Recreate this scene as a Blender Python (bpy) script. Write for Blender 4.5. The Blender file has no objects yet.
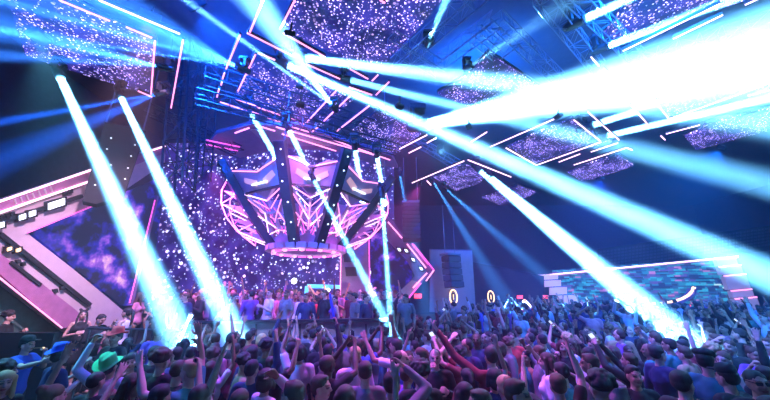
import bpy, bmesh, math, random
from mathutils import Vector, Matrix
S = bpy.context.scene
COL = S.collection
R = random.Random(7)

# ------------------------------------------------------------------ camera
F = 300.0
TH = math.atan(90 / 300)
CAM = Vector((0, 0, 2.6))

def ray(px, py):
    a = (px - 385) / F
    u = (200 - py) / F
    return Vector((a, math.cos(TH) - u * math.sin(TH), math.sin(TH) + u * math.cos(TH)))

def at(px, py, Y):
    d = ray(px, py)
    return CAM + d * (Y / d.y)

def atz(px, py, z):
    d = ray(px, py)
    return CAM + d * ((z - CAM.z) / d.z)

cam = bpy.data.cameras.new('camera')
cam_o = bpy.data.objects.new('camera', cam)
COL.objects.link(cam_o)
cam.sensor_width = 36
cam.lens = 36 * F / 770
cam.clip_start = .05
cam_o.location = CAM
cam_o.rotation_euler = (math.pi / 2 + TH, 0, 0)
S.camera = cam_o
S.view_settings.view_transform = 'Standard'
S.view_settings.look = 'None'
S.view_settings.exposure = 0
S.view_settings.gamma = 1
S.view_settings.use_curve_mapping = False
S.cycles.max_bounces = 4
S.cycles.volume_bounces = 0
S.cycles.diffuse_bounces = 2
S.cycles.glossy_bounces = 2
S.cycles.sample_clamp_indirect = 4
S.cycles.use_denoising = True

# haze in the air of the whole room
w = bpy.data.worlds.new('hall_air')
S.world = w
w.use_nodes = True
nt = w.node_tree
nt.nodes['Background'].inputs[1].default_value = 0
v = nt.nodes.new('ShaderNodeVolumeScatter')
v.inputs['Density'].default_value = .008
v.inputs['Anisotropy'].default_value = 0.0
nt.links.new(v.outputs[0], nt.nodes['World Output'].inputs['Volume'])

# ------------------------------------------------------------------ materials
def N(nt, kind, **kw):
    n = nt.nodes.new(kind)
    for k, val in kw.items():
        setattr(n, k, val)
    return n

def mat(name, col, rough=.6, metal=0., emit=None, estr=0., noise=0.):
    m = bpy.data.materials.new(name)
    m.use_nodes = True
    nt = m.node_tree
    b = nt.nodes['Principled BSDF']
    b.inputs['Base Color'].default_value = (*col, 1)
    b.inputs['Roughness'].default_value = rough
    b.inputs['Metallic'].default_value = metal
    if noise:
        tc = N(nt, 'ShaderNodeTexCoord'); nz = N(nt, 'ShaderNodeTexNoise')
        nz.inputs['Scale'].default_value = 5
        nz.inputs['Detail'].default_value = 6
        nt.links.new(tc.outputs['Object'], nz.inputs['Vector'])
        mx = N(nt, 'ShaderNodeMix', data_type='RGBA')
        mx.inputs['A'].default_value = (*[c * (1 - noise) for c in col], 1)
        mx.inputs['B'].default_value = (*[min(1, c * (1 + noise)) for c in col], 1)
        nt.links.new(nz.outputs['Fac'], mx.inputs['Factor'])
        nt.links.new(mx.outputs['Result'], b.inputs['Base Color'])
    if emit:
        b.inputs['Emission Color'].default_value = (*emit, 1)
        b.inputs['Emission Strength'].default_value = estr
        m.cycles.emission_sampling = 'NONE'
    return m

M = dict(
    black=mat('black_paint', (.015, .015, .018), .5),
    black2=mat('black_fabric', (.01, .01, .012), .9, noise=.4),
    truss=mat('truss_aluminium', (.22, .27, .34), .5, .4),
    dtruss=mat('truss_black_steel', (.05, .05, .06), .4, .5),
    floor=mat('dark_floor', (.03, .03, .035), .35, noise=.4),
    wall=mat('dark_wall', (.05, .07, .11), .8, noise=.3),
    ceil=mat('dark_ceiling', (.07, .08, .10), .9, noise=.3),
    greyplate=mat('grey_plate', (.42, .38, .46), .45, .1, noise=.15),
    lilac=mat('lilac_plate', (.28, .20, .36), .45, .2, noise=.2),
    cream=mat('pale_frame_plate', (.62, .55, .55), .5, noise=.12),
    pinkplate=mat('rose_strip_plate', (.45, .20, .36), .5, noise=.35),
    stone=mat('green_stone', (.07, .16, .13), .8, noise=.5),
    brown=mat('dark_maroon_wall', (.05, .02, .03), .8, noise=.4),
    tube=mat('pink_tube_glow', (.8, .4, .6), .4, emit=(1., .30, .62), estr=2.2),
    tubew=mat('pale_pink_tube_glow', (.8, .6, .7), .4, emit=(1., .55, .75), estr=3.2),
    mag=mat('magenta_strip_glow', (.8, .2, .6), .4, emit=(.95, .10, .62), estr=1.7),
    whiteglow=mat('white_lamp_glow', (.8, .8, .8), .4, emit=(.75, .88, 1.), estr=2.2),
    lens=mat('lamp_lens_glow', (.8, .8, .8), .2, emit=(.5, .85, 1.), estr=10),
    warm=mat('warm_lamp_glow', (.8, .6, .4), .4, emit=(1., .62, .25), estr=2.5),
    peach=mat('peach_panel_glow', (.7, .5, .5), .5, emit=(.9, .48, .55), estr=.55),
    red=mat('red_sign_glow', (.8, .1, .1), .4, emit=(1., .05, .12), estr=3.),
    cyan=mat('cyan_bar_glow', (.1, .6, .8), .4, emit=(.04, .45, .85), estr=.9),
    glass=mat('black_glass', (.02, .02, .03), .1),
)

def led_mat(name, dens=1., cell=.14, base=(.02, .015, .14), tint=(.60, .42, 1.), glow=(.10, .04, .45), strength=1., coverage=.5, warm=(.9, .55, .95)):
    """an LED screen showing a drifting field of sparks"""
    m = bpy.data.materials.new(name)
    m.use_nodes = True
    nt = m.node_tree
    L = nt.links.new
    b = nt.nodes['Principled BSDF']
    b.inputs['Base Color'].default_value = (.01, .01, .012, 1)
    b.inputs['Roughness'].default_value = .5
    tc = N(nt, 'ShaderNodeTexCoord')
    acc = None
    for sc, off in ((1 / cell, 0), (.55 / cell, 7.3)):
        mp = N(nt, 'ShaderNodeMapping')
        mp.inputs['Location'].default_value = (off, off, off)
        L(tc.outputs['Object'], mp.inputs['Vector'])
        vo = N(nt, 'ShaderNodeTexVoronoi')
        vo.inputs['Scale'].default_value = sc
        L(mp.outputs[0], vo.inputs['Vector'])
        sep = N(nt, 'ShaderNodeSeparateColor')
        L(vo.outputs['Color'], sep.inputs[0])
        # radius of each spark
        rad = N(nt, 'ShaderNodeMath', operation='MULTIPLY_ADD')
        L(sep.outputs[0], rad.inputs[0]); rad.inputs[1].default_value = .28; rad.inputs[2].default_value = .14
        cmpn = N(nt, 'ShaderNodeMath', operation='LESS_THAN')
        L(vo.outputs['Distance'], cmpn.inputs[0]); L(rad.outputs[0], cmpn.inputs[1])
        # clusters
        nz = N(nt, 'ShaderNodeTexNoise')
        nz.inputs['Scale'].default_value = 1.3
        nz.inputs['Detail'].default_value = 3
        L(mp.outputs[0], nz.inputs['Vector'])
        on = N(nt, 'ShaderNodeMath', operation='MULTIPLY_ADD')
        L(nz.outputs['Fac'], on.inputs[0]); on.inputs[1].default_value = 4.0; on.inputs[2].default_value = -2.0 + coverage
        keep = N(nt, 'ShaderNodeMath', operation='LESS_THAN')
        L(sep.outputs[1], keep.inputs[0]); L(on.outputs[0], keep.inputs[1])
        mul = N(nt, 'ShaderNodeMath', operation='MULTIPLY')
        L(cmpn.outputs[0], mul.inputs[0]); L(keep.outputs[0], mul.inputs[1])
        br = N(nt, 'ShaderNodeMath', operation='MULTIPLY')
        L(mul.outputs[0], br.inputs[0])
        pw = N(nt, 'ShaderNodeMath', operation='POWER')
        L(sep.outputs[2], pw.inputs[0]); pw.inputs[1].default_value = 1.6
        L(pw.outputs[0], br.inputs[1])
        if acc is None:
            acc = br; csep = sep; nz0 = nz
        else:
            ad = N(nt, 'ShaderNodeMath', operation='MAXIMUM')
            L(acc.outputs[0], ad.inputs[0]); L(br.outputs[0], ad.inputs[1]); acc = ad
    cm = N(nt, 'ShaderNodeMix', data_type='RGBA')
    cm.inputs['A'].default_value = (*tint, 1)
    cm.inputs['B'].default_value = (*warm, 1)
    L(csep.outputs[1], cm.inputs['Factor'])
    sca = N(nt, 'ShaderNodeVectorMath', operation='SCALE')
    L(cm.outputs['Result'], sca.inputs[0])
    m4 = N(nt, 'ShaderNodeMath', operation='MULTIPLY')
    L(acc.outputs[0], m4.inputs[0]); m4.inputs[1].default_value = 3.2
    L(m4.outputs[0], sca.inputs['Scale'])
    bg = N(nt, 'ShaderNodeMix', data_type='RGBA')
    bg.inputs['A'].default_value = (*base, 1)
    bg.inputs['B'].default_value = (*glow, 1)
    rp = N(nt, 'ShaderNodeMapRange')
    rp.inputs['From Min'].default_value = .4; rp.inputs['From Max'].default_value = .68
    L(nz0.outputs['Fac'], rp.inputs['Value']); L(rp.outputs[0], bg.inputs['Factor'])
    ad = N(nt, 'ShaderNodeVectorMath', operation='ADD')
    L(sca.outputs[0], ad.inputs[0]); L(bg.outputs['Result'], ad.inputs[1])
    L(ad.outputs[0], b.inputs['Emission Color'])
    b.inputs['Emission Strength'].default_value = strength
    m.cycles.emission_sampling = 'NONE'
    return m

def blob_mat(name, strength=1., scale=1.1, cols=((0, (.001, .004, .02)), (.47, (.002, .008, .06)), (.55, (.02, .02, .50)), (.62, (.40, .12, .80)), (.68, (1, .55, .85)))):
    """an LED screen showing soft glowing nebula blobs"""
    m = bpy.data.materials.new(name)
    m.use_nodes = True
    nt = m.node_tree
    L = nt.links.new
    b = nt.nodes['Principled BSDF']
    b.inputs['Base Color'].default_value = (.01, .01, .012, 1)
    tc = N(nt, 'ShaderNodeTexCoord')
    nz = N(nt, 'ShaderNodeTexNoise')
    nz.inputs['Scale'].default_value = scale
    nz.inputs['Detail'].default_value = 4
    nz.inputs['Roughness'].default_value = .6
    L(tc.outputs['Object'], nz.inputs['Vector'])
    cr = N(nt, 'ShaderNodeValToRGB')
    el = cr.color_ramp.elements
    while len(el) < len(cols):
        el.new(.5)
    for e, (p, c) in zip(el, cols):
        e.position = p; e.color = (*c, 1)
    L(nz.outputs['Fac'], cr.inputs[0])
    L(cr.outputs[0], b.inputs['Emission Color'])
    b.inputs['Emission Strength'].default_value = strength
    m.cycles.emission_sampling = 'NONE'
    return m

def mosaic_mat(name):
    """an LED facade showing rows of broken blue, teal and rose bars"""
    m = bpy.data.materials.new(name)
    m.use_nodes = True
    nt = m.node_tree
    L = nt.links.new
    b = nt.nodes['Principled BSDF']
    b.inputs['Base Color'].default_value = (.02, .02, .03, 1)
    tc = N(nt, 'ShaderNodeTexCoord')
    mp = N(nt, 'ShaderNodeMapping')
    mp.inputs['Rotation'].default_value = (math.pi / 2, 0, 0)
    L(tc.outputs['Object'], mp.inputs['Vector'])
    accs = []
    for i, (bw, rh, so) in enumerate(((.62, .085, .37), (.30, .17, .61))):
        br = N(nt, 'ShaderNodeTexBrick')
        br.offset = so; br.squash = 1.0
        br.inputs['Scale'].default_value = 1
        br.inputs['Brick Width'].default_value = bw
        br.inputs['Row Height'].default_value = rh
        br.inputs['Mortar Size'].default_value = 0
        br.inputs['Color1'].default_value = (0, 0, 0, 1)
        br.inputs['Color2'].default_value = (1, 1, 1, 1)
        L(mp.outputs[0], br.inputs['Vector'])
        accs.append(br)
    cr = N(nt, 'ShaderNodeValToRGB')
    cols = [(0, (.01, .02, .09)), (.35, (.015, .08, .22)), (.5, (.01, .20, .32)), (.62, (.03, .36, .50)), (.74, (.10, .06, .30)), (.86, (.45, .16, .42)), (.95, (.5, .75, .85))]
    el = cr.color_ramp.elements
    while len(el) < len(cols):
        el.new(.5)
    for e, (p, c) in zip(el, cols):
        e.position = p; e.color = (*c, 1)
    cr.color_ramp.interpolation = 'CONSTANT'
    mx = N(nt, 'ShaderNodeMath', operation='ADD')
    L(accs[0].outputs['Color'], mx.inputs[0]); L(accs[1].outputs['Color'], mx.inputs[1])
    hv = N(nt, 'ShaderNodeMath', operation='MULTIPLY'); hv.inputs[1].default_value = .5
    L(mx.outputs[0], hv.inputs[0]); L(hv.outputs[0], cr.inputs[0])
    L(cr.outputs[0], b.inputs['Emission Color'])
    b.inputs['Emission Strength'].default_value = 1.2
    m.cycles.emission_sampling = 'NONE'
    return m

M['led'] = led_mat('ceiling_screen_sparks', cell=.046, coverage=.66, base=(.003,.004,.06), glow=(.03,.02,.30), tint=(.34,.32,1.), strength=1.7)
M['ledwall'] = led_mat('stage_screen_sparks', cell=.12, coverage=.50, base=(.02, .006, .12), glow=(.07, .04, .42), tint=(.45, .55, 1.), strength=1.1)
M['blob'] = blob_mat('side_screen_nebula', 1.1, 1.0)
M['blob2'] = blob_mat('far_screen_nebula', 1.0, 1.4)
M['mosaic'] = mosaic_mat('facade_screen_bars')

def objcol_mat(name, rough, attr=False, sheen=False):
    m = bpy.data.materials.new(name)
    m.use_nodes = True
    nt = m.node_tree
    b = nt.nodes['Principled BSDF']
    b.inputs['Roughness'].default_value = rough
    oi = N(nt, 'ShaderNodeObjectInfo')
    src = oi.outputs['Color']
    if attr:
        at_ = N(nt, 'ShaderNodeAttribute', attribute_name='tint')
        mx = N(nt, 'ShaderNodeMix', data_type='RGBA', blend_type='MULTIPLY')
        mx.inputs['Factor'].default_value = 1
        nt.links.new(src, mx.inputs['A']); nt.links.new(at_.outputs['Color'], mx.inputs['B'])
        src = mx.outputs['Result']
    nt.links.new(src, b.inputs['Base Color'])
    return m

M['skin'] = objcol_mat('skin', .5, True)
M['cloth'] = objcol_mat('cloth', .85)
M['hair'] = objcol_mat('hair', .7)
mv = bpy.data.materials.new('far_crowd_mixed'); mv.use_nodes = True
_a = N(mv.node_tree, 'ShaderNodeAttribute', attribute_name='col')
mv.node_tree.links.new(_a.outputs['Color'], mv.node_tree.nodes['Principled BSDF'].inputs['Base Color'])
mv.node_tree.nodes['Principled BSDF'].inputs['Roughness'].default_value = .8
M['far'] = mv

# ------------------------------------------------------------------ mesh helpers
class MB:
    """collects shapes and links them as ONE mesh object"""
    def __init__(s):
        s.bm = bmesh.new()

    def box(s, c, d, rot=None, bevel=0.):
        r = bmesh.ops.create_cube(s.bm, size=1)
        mtx = Matrix.Translation(Vector(c)) @ (rot.to_4x4() if rot else Matrix.Identity(4)) @ Matrix.Diagonal((*d, 1))
        bmesh.ops.transform(s.bm, matrix=mtx, verts=r['verts'])
        if bevel:
            es = list({e for q in r['verts'] for e in q.link_edges})
            bmesh.ops.bevel(s.bm, geom=es, offset=bevel, segments=2, affect='EDGES')
        return s

    def rod(s, a, b, r, r2=None, n=8):
        a, b = Vector(a), Vector(b)
        d = b - a
        if d.length < 1e-5:
            return s
        q = d.to_track_quat('Z', 'Y').to_matrix().to_4x4()
        mtx = Matrix.Translation((a + b) / 2) @ q
        bmesh.ops.create_cone(s.bm, cap_ends=True, segments=n, radius1=r, radius2=r if r2 is None else r2, depth=d.length, matrix=mtx)
        return s

    def bar(s, a, b, wd, ht, up=Vector((0, 0, 1))):
        a, b = Vector(a), Vector(b)
        d = b - a
        z = d.normalized()
        x = z.cross(up)
        if x.length < 1e-3:
            x = z.cross(Vector((0, 1, 0)))
        x.normalize()
        y = x.cross(z)
        rot = Matrix((x, y, z)).transposed()
        s.box((a + b) / 2, (wd, ht, d.length), rot)
        return s

    def ball(s, c, r, sub=2):
        mtx = Matrix.Translation(Vector(c)) @ (Matrix.Diagonal((*r, 1)) if hasattr(r, '__len__') else Matrix.Scale(r, 4))
        bmesh.ops.create_icosphere(s.bm, subdivisions=sub, radius=1, matrix=mtx)
        return s

    def cap(s, a, b, r1, r2=None, n=12):
        r2 = r1 if r2 is None else r2
        s.rod(a, b, r1, r2, n)
        s.ball(a, r1, 2)
        s.ball(b, r2, 2)
        return s

    def poly(s, pts, off):
        """closed outline pts, extruded by the vector off"""
        pts = [Vector(p) for p in pts]
        off = Vector(off)
        v1 = [s.bm.verts.new(p) for p in pts]
        v2 = [s.bm.verts.new(p + off) for p in pts]
        n = len(pts)
        s.bm.faces.new(v1)
        s.bm.faces.new(list(reversed(v2)))
        for i in range(n):
            s.bm.faces.new((v1[i], v2[i], v2[(i + 1) % n], v1[(i + 1) % n]))
        return s

    def build(s, name, m, parent=None, smooth=False, origin=None):
        bmesh.ops.recalc_face_normals(s.bm, faces=s.bm.faces)
        if origin is not None:
            bmesh.ops.translate(s.bm, verts=s.bm.verts, vec=-Vector(origin))
        me = bpy.data.meshes.new(name)
        s.bm.to_mesh(me)
        s.bm.free()
        me.materials.append(m)
        if smooth:
            me.polygons.foreach_set('use_smooth', [True] * len(me.polygons))
        o = bpy.data.objects.new(name, me)
        COL.objects.link(o)
        if origin is not None:
            o.location = origin
        if parent is not None:
            o.parent = parent
            if origin is not None and parent.type == 'EMPTY':
                o.location = Vector(origin) - parent.location
        return o

def tag(o, label=None, cat=None, group=None, kind=None):
    if label: o['label'] = label
    if cat: o['category'] = cat
    if group: o['group'] = group
    if kind: o['kind'] = kind
    return o

def empty(name, loc=(0, 0, 0), rz=0.):
    o = bpy.data.objects.new(name, None)
    COL.objects.link(o)
    o.location = loc
    o.rotation_euler = (0, 0, rz)
    o.empty_display_size = .1
    return o

def copy_tree(o, parent=None):
    c = o.copy()
    COL.objects.link(c)
    c.parent = parent
    for ch in list(o.children):
        copy_tree(ch, c)
    return c

def build_at(mb, name, m, root):
    """world-space shapes put under an unrotated Empty"""
    o = mb.build(name, m)
    o.data.transform(Matrix.Translation(-root.location))
    o.parent = root
    return o
# ================================================================== the room
X0, X1, Y0, Y1, ZC = -13., 32., -4., 30., 11.

def slab(name, a, b, m):
    a, b = Vector(a), Vector(b)
    return tag(MB().box((a + b) / 2, b - a).build(name, m), kind='structure')

slab('floor', (X0, Y0, -.2), (X1, Y1, 0), M['floor'])
slab('ceiling', (X0, Y0, ZC), (X1, Y1, ZC + .2), M['ceil'])
slab('wall_left', (X0 - .2, Y0, 0), (X0, Y1, ZC), M['wall'])
slab('wall_right', (X1, Y0, 0), (X1 + .2, Y1, ZC), M['wall'])
slab('wall_back', (X0, Y1, 0), (X1, Y1 + .2, ZC), M['wall'])
slab('wall_front', (X0, Y0 - .2, 0), (X1, Y0, ZC), M['wall'])
STG = .8
stage_o = tag(MB().box((-5.2, 12.6, STG / 2), (12.4, 7.6, STG)).build('stage', M['black2']), kind='structure')
tag(MB().box((14.0, 14.5, .15), (23.6, 10.4, .3)).build('platform', M['black2']), kind='structure')
tag(MB().box((14.0, 24.8, .22), (23.6, 10.2, .44)).build('platform', M['black2']), kind='structure')
tag(MB().box((-9.6, 7.6, .2), (6.4, 2.2, .4)).build('platform', M['black2']), kind='structure')

def tier(x, y):
    if -11.4 < x < .95 and y > 8.8: return STG
    if x > 2.2 and y > 19.7: return .44
    if x > 2.2 and y > 9.3: return .3
    if x < -6.4 and 6.5 < y < 8.7: return .4
    return 0.

# low stone facing of the platform on the left
tag(MB().box((-9.6, 6.42, .9), (6.3, .12, 1.8)).build('trim_1', M['black2']), kind='structure')

# ------------------------------------------------------------------ planes
class Plane:
    def __init__(s, p1, p2):
        s.p = Vector(p1)
        d = Vector(p2) - s.p
        d.z = 0
        s.t = d.normalized()
        s.n = Vector((s.t.y, -s.t.x, 0))       # towards the camera side
        if (CAM - s.p).dot(s.n) < 0:
            s.n = -s.n

    def __call__(s, px, py, out=0.):
        d = ray(px, py)
        k = (s.p + s.n * out - CAM).dot(s.n) / d.dot(s.n)
        return CAM + d * k

def plate(pl, pts, m, name, root, out=0., th=.06):
    mb = MB().poly([pl(x, y, out) for x, y in pts], -pl.n * th)
    return build_at(mb, name, m, root)

def strip(pl, a, b, m, name, root, out=.03, r=.03):
    mb = MB().rod(pl(*a, out), pl(*b, out), r, n=6)
    return build_at(mb, name, m, root)

# ------------------------------------------------------------------ backdrop screen behind the stage
BK = Plane((-9, 16.2, 0), (3, 16.2, 0))
bs = empty('stage_screen', (-3.5, 16.2, STG))
tag(bs, 'tall sparkling blue and violet LED screen behind the stage crowd', 'screen')
plate(BK, [(140, 140), (394, 140), (394, 293), (140, 293)], M['ledwall'], 'screen_face', bs, 0, .15)
mb = MB()
for x in range(150, 392, 47):
    mb.box(BK(x, 215, -.25), (.08, .1, 5))
build_at(mb, 'rear_frame', M['dtruss'], bs)

# pillar with dark lamp boxes right of centre
pr = empty('stage_pillar', at(355, 300, 13.6))
PLR = Plane((-2, 13.6, 0), (2, 13.6, 0))
tag(pr, 'lilac stage pillar with pink edges and two dark boxes', 'pillar')
plate(PLR, [(341, 236), (369, 236), (370, 318), (340, 318)], M['lilac'], 'panel', pr, 0, .35)
strip(PLR, (341, 236), (340, 316), M['tube'], 'light_strip', pr, .03, .022)
strip(PLR, (369, 236), (370, 316), M['mag'], 'light_strip', pr, .03, .022)
for (x, y) in ((349, 258), (351, 272)):
    plate(PLR, [(x - 6, y - 5), (x + 5, y - 5), (x + 6, y + 4), (x - 5, y + 4)], M['black'], 'speaker_box', pr, .18, .18)

# cyan light bar
cb = empty('light_bar', at(325, 286, 13))
CBP = Plane((-3, 13, 0), (1, 13, 0))
tag(cb, 'cyan glowing light bar left of the lilac stage pillar', 'light')
plate(CBP, [(307, 284), (340, 285), (340, 289), (307, 288)], M['cyan'], 'lamp_face', cb, 0, .06)
plate(CBP, [(305, 286), (309, 286), (306, 303), (303, 303)], M['cyan'], 'lamp_upright', cb, 0, .06)

def stage_lamp(px, py, Y, lab, r=.07):
    p = at(px, py, Y)
    rt = empty('stage_lamp', p)
    tag(rt, lab, 'lamp')
    build_at(MB().rod(p + Vector((0, .22, 0)), p + Vector((0, .01, 0)), r * 1.1, r * 1.5, 14), 'housing', M['black'], rt)
    build_at(MB().ball(p, (r * 1.2, r * .5, r * 1.2)), 'bulb', M['lens'], rt)
    l = bpy.data.lights.new('lamp_light', 'POINT')
    l.energy = 60; l.color = (1, .75, .9); l.shadow_soft_size = r * 1.2
    lo = bpy.data.objects.new('lamp_light', l); COL.objects.link(lo); lo.location = p - Vector((0, .25, 0))

stage_lamp(294, 281, 12.4, 'dazzling white lamp over the middle of the stage crowd', .09)
stage_lamp(328, 290, 12.4, 'small white lamp right of the dazzling stage lamp', .06)
stage_lamp(525, 304, 16, 'bright warm lamp among the crowd by the red signs', .09)

# ------------------------------------------------------------------ left chevron frame
LP = Plane(at(0, 240, 7.0), at(163, 240, 11.5))
lf = empty('chevron_frame', LP(60, 300)); lf.location.z = 0
tag(lf, 'large pale angled frame with rose strips around the nebula screen', 'stage frame')
plate(LP, [(-40, 215), (165, 146), (165, 163), (128, 188), (110, 200), (27, 234), (-40, 262)], M['cream'], 'upper_panel', lf, 0, .3)
plate(LP, [(-40, 215), (165, 146), (165, 153), (91, 183), (23, 205), (-40, 228)], M['pinkplate'], 'upper_strip', lf, .05, .05)
plate(LP, [(-40, 240), (12, 226), (27, 233), (72, 268), (137, 322), (71, 332), (-40, 246)], M['cream'], 'lower_panel', lf, -.005, .3)
plate(LP, [(-40, 222), (14, 264), (40, 282), (76, 310), (92, 326), (62, 328), (0, 274), (-40, 246)], M['pinkplate'], 'lower_strip', lf, .05, .05)
for a, b in (((-40, 215), (91, 170)), ((153, 150), (165, 146)), ((-40, 227), (23, 204.5)), ((23, 204.5), (88, 182)), ):
    strip(LP, a, b, M['tubew'], 'light_strip', lf, .09, .028)
strip(LP, (-40, 246), (62, 328), M['tube'], 'light_strip', lf, .08, .018)
strip(LP, (27, 233), (110, 199), M['mag'], 'light_strip', lf, .04, .012)
# cable tracks and lamps in the frame
for a, b, wd in (((0, 222), (82, 196), .10), ((0, 234), (90, 305), .09), ((10, 262), (40, 285), .07)):
    build_at(MB().bar(LP(*a, .05), LP(*b, .05), .08, wd), 'cable_track', M['black'], lf)
for x, y, wpx, hpx, m in ((57, 204, 16, 6.5, 'whiteglow'), (23, 217, 6, 5, 'whiteglow'), (33, 213.5, 6, 5, 'whiteglow'), (2, 225, 5, 5, 'whiteglow'), (10, 249, 4, 3, 'warm'), (19, 250, 4, 3, 'warm')):
    s_ = -wpx * .33 / 2
    plate(LP, [(x - wpx / 2 - 2, y - hpx / 2 - 1.6 - s_), (x + wpx / 2 + 2, y - hpx / 2 - 1.6 + s_), (x + wpx / 2 + 2, y + hpx / 2 + 1.6 + s_), (x - wpx / 2 - 2, y + hpx / 2 + 1.6 - s_)], M['black'], 'lamp_housing', lf, .13, .10)
    plate(LP, [(x - wpx / 2, y - hpx / 2 - s_), (x + wpx / 2, y - hpx / 2 + s_), (x + wpx / 2, y + hpx / 2 + s_), (x - wpx / 2, y + hpx / 2 - s_)], M[m], 'lamp', lf, .16, .04)
for x, y in ((66, 194), (71, 191.5), (3, 217), (8, 215.5), (13, 214), (19, 261.5), (24, 264), (56, 291), (63, 288)):
    plate(LP, [(x - 2, y - 1.6), (x + 2, y - 2.4), (x + 2.6, y + 1.6), (x - 1.4, y + 2.2)], M['black'], 'clamp', lf, .08, .07)
# letter-like relief on the rose strip
for k in range(7):
    x = 14 + k * 6; y = 202.5 - k * 2.05
    plate(LP, [(x, y - 3.2), (x + 1.6, y - 3.8), (x + 3.6, y + 1.4), (x + 2.0, y + 2.0)], M['cream'], 'relief', lf, .075, .03)

ns = empty('nebula_screen', LP(70, 300)); ns.location.z = 0
tag(ns, 'dark LED screen with violet nebula blobs inside the chevron frame', 'screen')
plate(LP, [(30, 232), (165, 176), (150, 304), (122, 306)], M['blob'], 'screen_face', ns, -.32, .1)
lv = empty('light_pole', LP(145, 300)); lv.location.z = 0
tag(lv, 'slim leaning violet pole right of the nebula screen', 'pole')
build_at(MB().bar(LP(157, 196, .1), LP(131, 304, .1), .09, .09), 'pole', M['lilac'], lv)
strip(LP, (155, 200), (129.5, 303), M['mag'], 'light_strip', lv, .18, .018)

# hanging dark speaker block
HB = Plane(at(100, 160, 7.6), at(150, 160, 8.3))
hb = empty('hanging_speaker', HB(118, 160))
tag(hb, 'dark speaker panel dotted with small lights behind the leftmost beams', 'speaker')
plate(HB, [(105, 122), (146, 131), (124, 196), (96, 204), (82, 201)], M['black2'], 'cabinet', hb, 0, .5)
mb = MB(); mg = MB()
for x, y in ((111, 138), (107, 149), (111, 165), (131, 156), (128, 168), (135, 145), (125, 179), (95, 185), (104, 178)):
    mg.ball(HB(x, y, .02), .022, 1)
build_at(mg, 'indicator_lights', M['whiteglow'], hb)
build_at(MB().rod(HB(106, 123, -.2), HB(106, 123, -.2) + Vector((0, 0, 2.5)), .02), 'hanging_cable', M['truss'], hb)
build_at(MB().rod(HB(143, 131, -.2), HB(143, 131, -.2) + Vector((0, 0, 2.5)), .02), 'hanging_cable', M['truss'], hb)

tag(MB().poly([LP(x, y, -.4) for x, y in ((-45, 240), (14, 268), (50, 296), (84, 322), (92, 346), (-45, 346))], -LP.n * .15).build('wall_left', M['stone']), kind='structure')

# ------------------------------------------------------------------ right chevron frame
RP = Plane((-1, 14.4, 0), (4, 14.1, 0))
rf = empty('chevron_frame', RP(410, 300)); rf.location.z = 0
tag(rf, 'small arrow-shaped violet frame right of the stage', 'stage frame')
plate(RP, [(386, 214), (394, 222), (408, 243), (416, 249), (434, 270), (421, 283), (404, 305), (385, 305), (415, 276), (408, 262), (384, 236)], M['lilac'], 'panel', rf, 0, .3)
plate(RP, [(406, 243), (415, 244), (434, 269), (427, 271)], M['pinkplate'], 'side_strip', rf, .06, .06)
plate(RP, [(385, 305), (412, 280), (421, 283), (404, 305)], M['cream'], 'lower_panel', rf, .04, .05)
for a, b, m in (((388, 222), (402, 238), 'tube'), ((407, 244), (426, 268), 'tube'), ((412, 243.5), (428, 264), 'mag'), ((413, 244), (434, 270), 'mag'), ((427, 273), (413, 288), 'tube'), ((434, 270), (426, 281), 'tube'), ((421, 283), (404, 304), 'mag')):
    strip(RP, a, b, M[m], 'light_strip', rf, .1, .03)
for x, y in ((399, 250), (406, 251), (413, 260), (421, 269)):
    plate(RP, [(x - 3.2, y - 3.5), (x + 2, y - 2.5), (x + 3.8, y + 2.4), (x - 1, y + 2)], M['black'], 'lamp_housing', rf, .14, .1)
    plate(RP, [(x - 1.8, y - 2), (x + 1, y - 1.6), (x + 2.2, y + 1.2), (x - .4, y + 1)], M['whiteglow'], 'lamp', rf, .17, .04)
n2 = empty('nebula_screen', RP(390, 300)); n2.location.z = 0
tag(n2, 'blue nebula screen beside the lilac pillar, inside the small arrow frame', 'screen')
plate(RP, [(371, 228), (388, 232), (412, 268), (412, 280), (390, 304), (371, 304)], M['blob2'], 'screen_face', n2, -.32, .1)

# ------------------------------------------------------------------ line array speakers
def line_array(px, py0, py1, Y, label, yaw, n=9, wd=.95):
    top, bot = at(px, py0, Y), at(px, py1, Y)
    rt = empty('line_array_speaker', top)
    rt.rotation_euler[2] = yaw
    tag(rt, label, 'speaker')
    h = (top.z - bot.z) / n
    for i in range(n):
        cur = -.018 * i * i * .3
        MB().box((0, cur, -h * (i + .5)), (wd, .5, h * .92), Matrix.Rotation(-.02 * i, 3, 'X'), .02).build('cabinet', M['dspk'], rt)
    MB().box((0, .05, .06), (wd * 1.05, .55, .08)).build('flying_frame', M['truss'], rt)
    for s in (-1, 1):
        MB().rod((s * wd * .4, .05, .08), (s * wd * .4, .05, 2.3), .015).build('chain', M['truss'], rt)

M['dspk'] = mat('speaker_grey_black', (.06, .06, .08), .6, noise=.2)
line_array(411, 204, 242, 13.0, 'tall dark line array hanging above the small arrow frame', -.1, 9, .75)
line_array(451, 256, 288, 13.2, 'short curved violet-lit line array before the grey panel', .5, 5, .7)

# grey panel behind the short array
GP = Plane((2, 14.4, 0), (5, 14.4, 0))
gp = empty('wall_panel', GP(452, 300)); gp.location.z = .3
tag(gp, 'tall grey textured panel behind the short hanging speaker', 'panel')
plate(GP, [(430, 249), (472, 250), (476, 312), (430, 312)], M['greyplate'], 'panel_face', gp, 0, .2)
plate(GP, [(430, 249), (472, 250), (472, 251), (430, 250)], M['lilac'], 'top_edge', gp, .02, .05)

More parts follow.
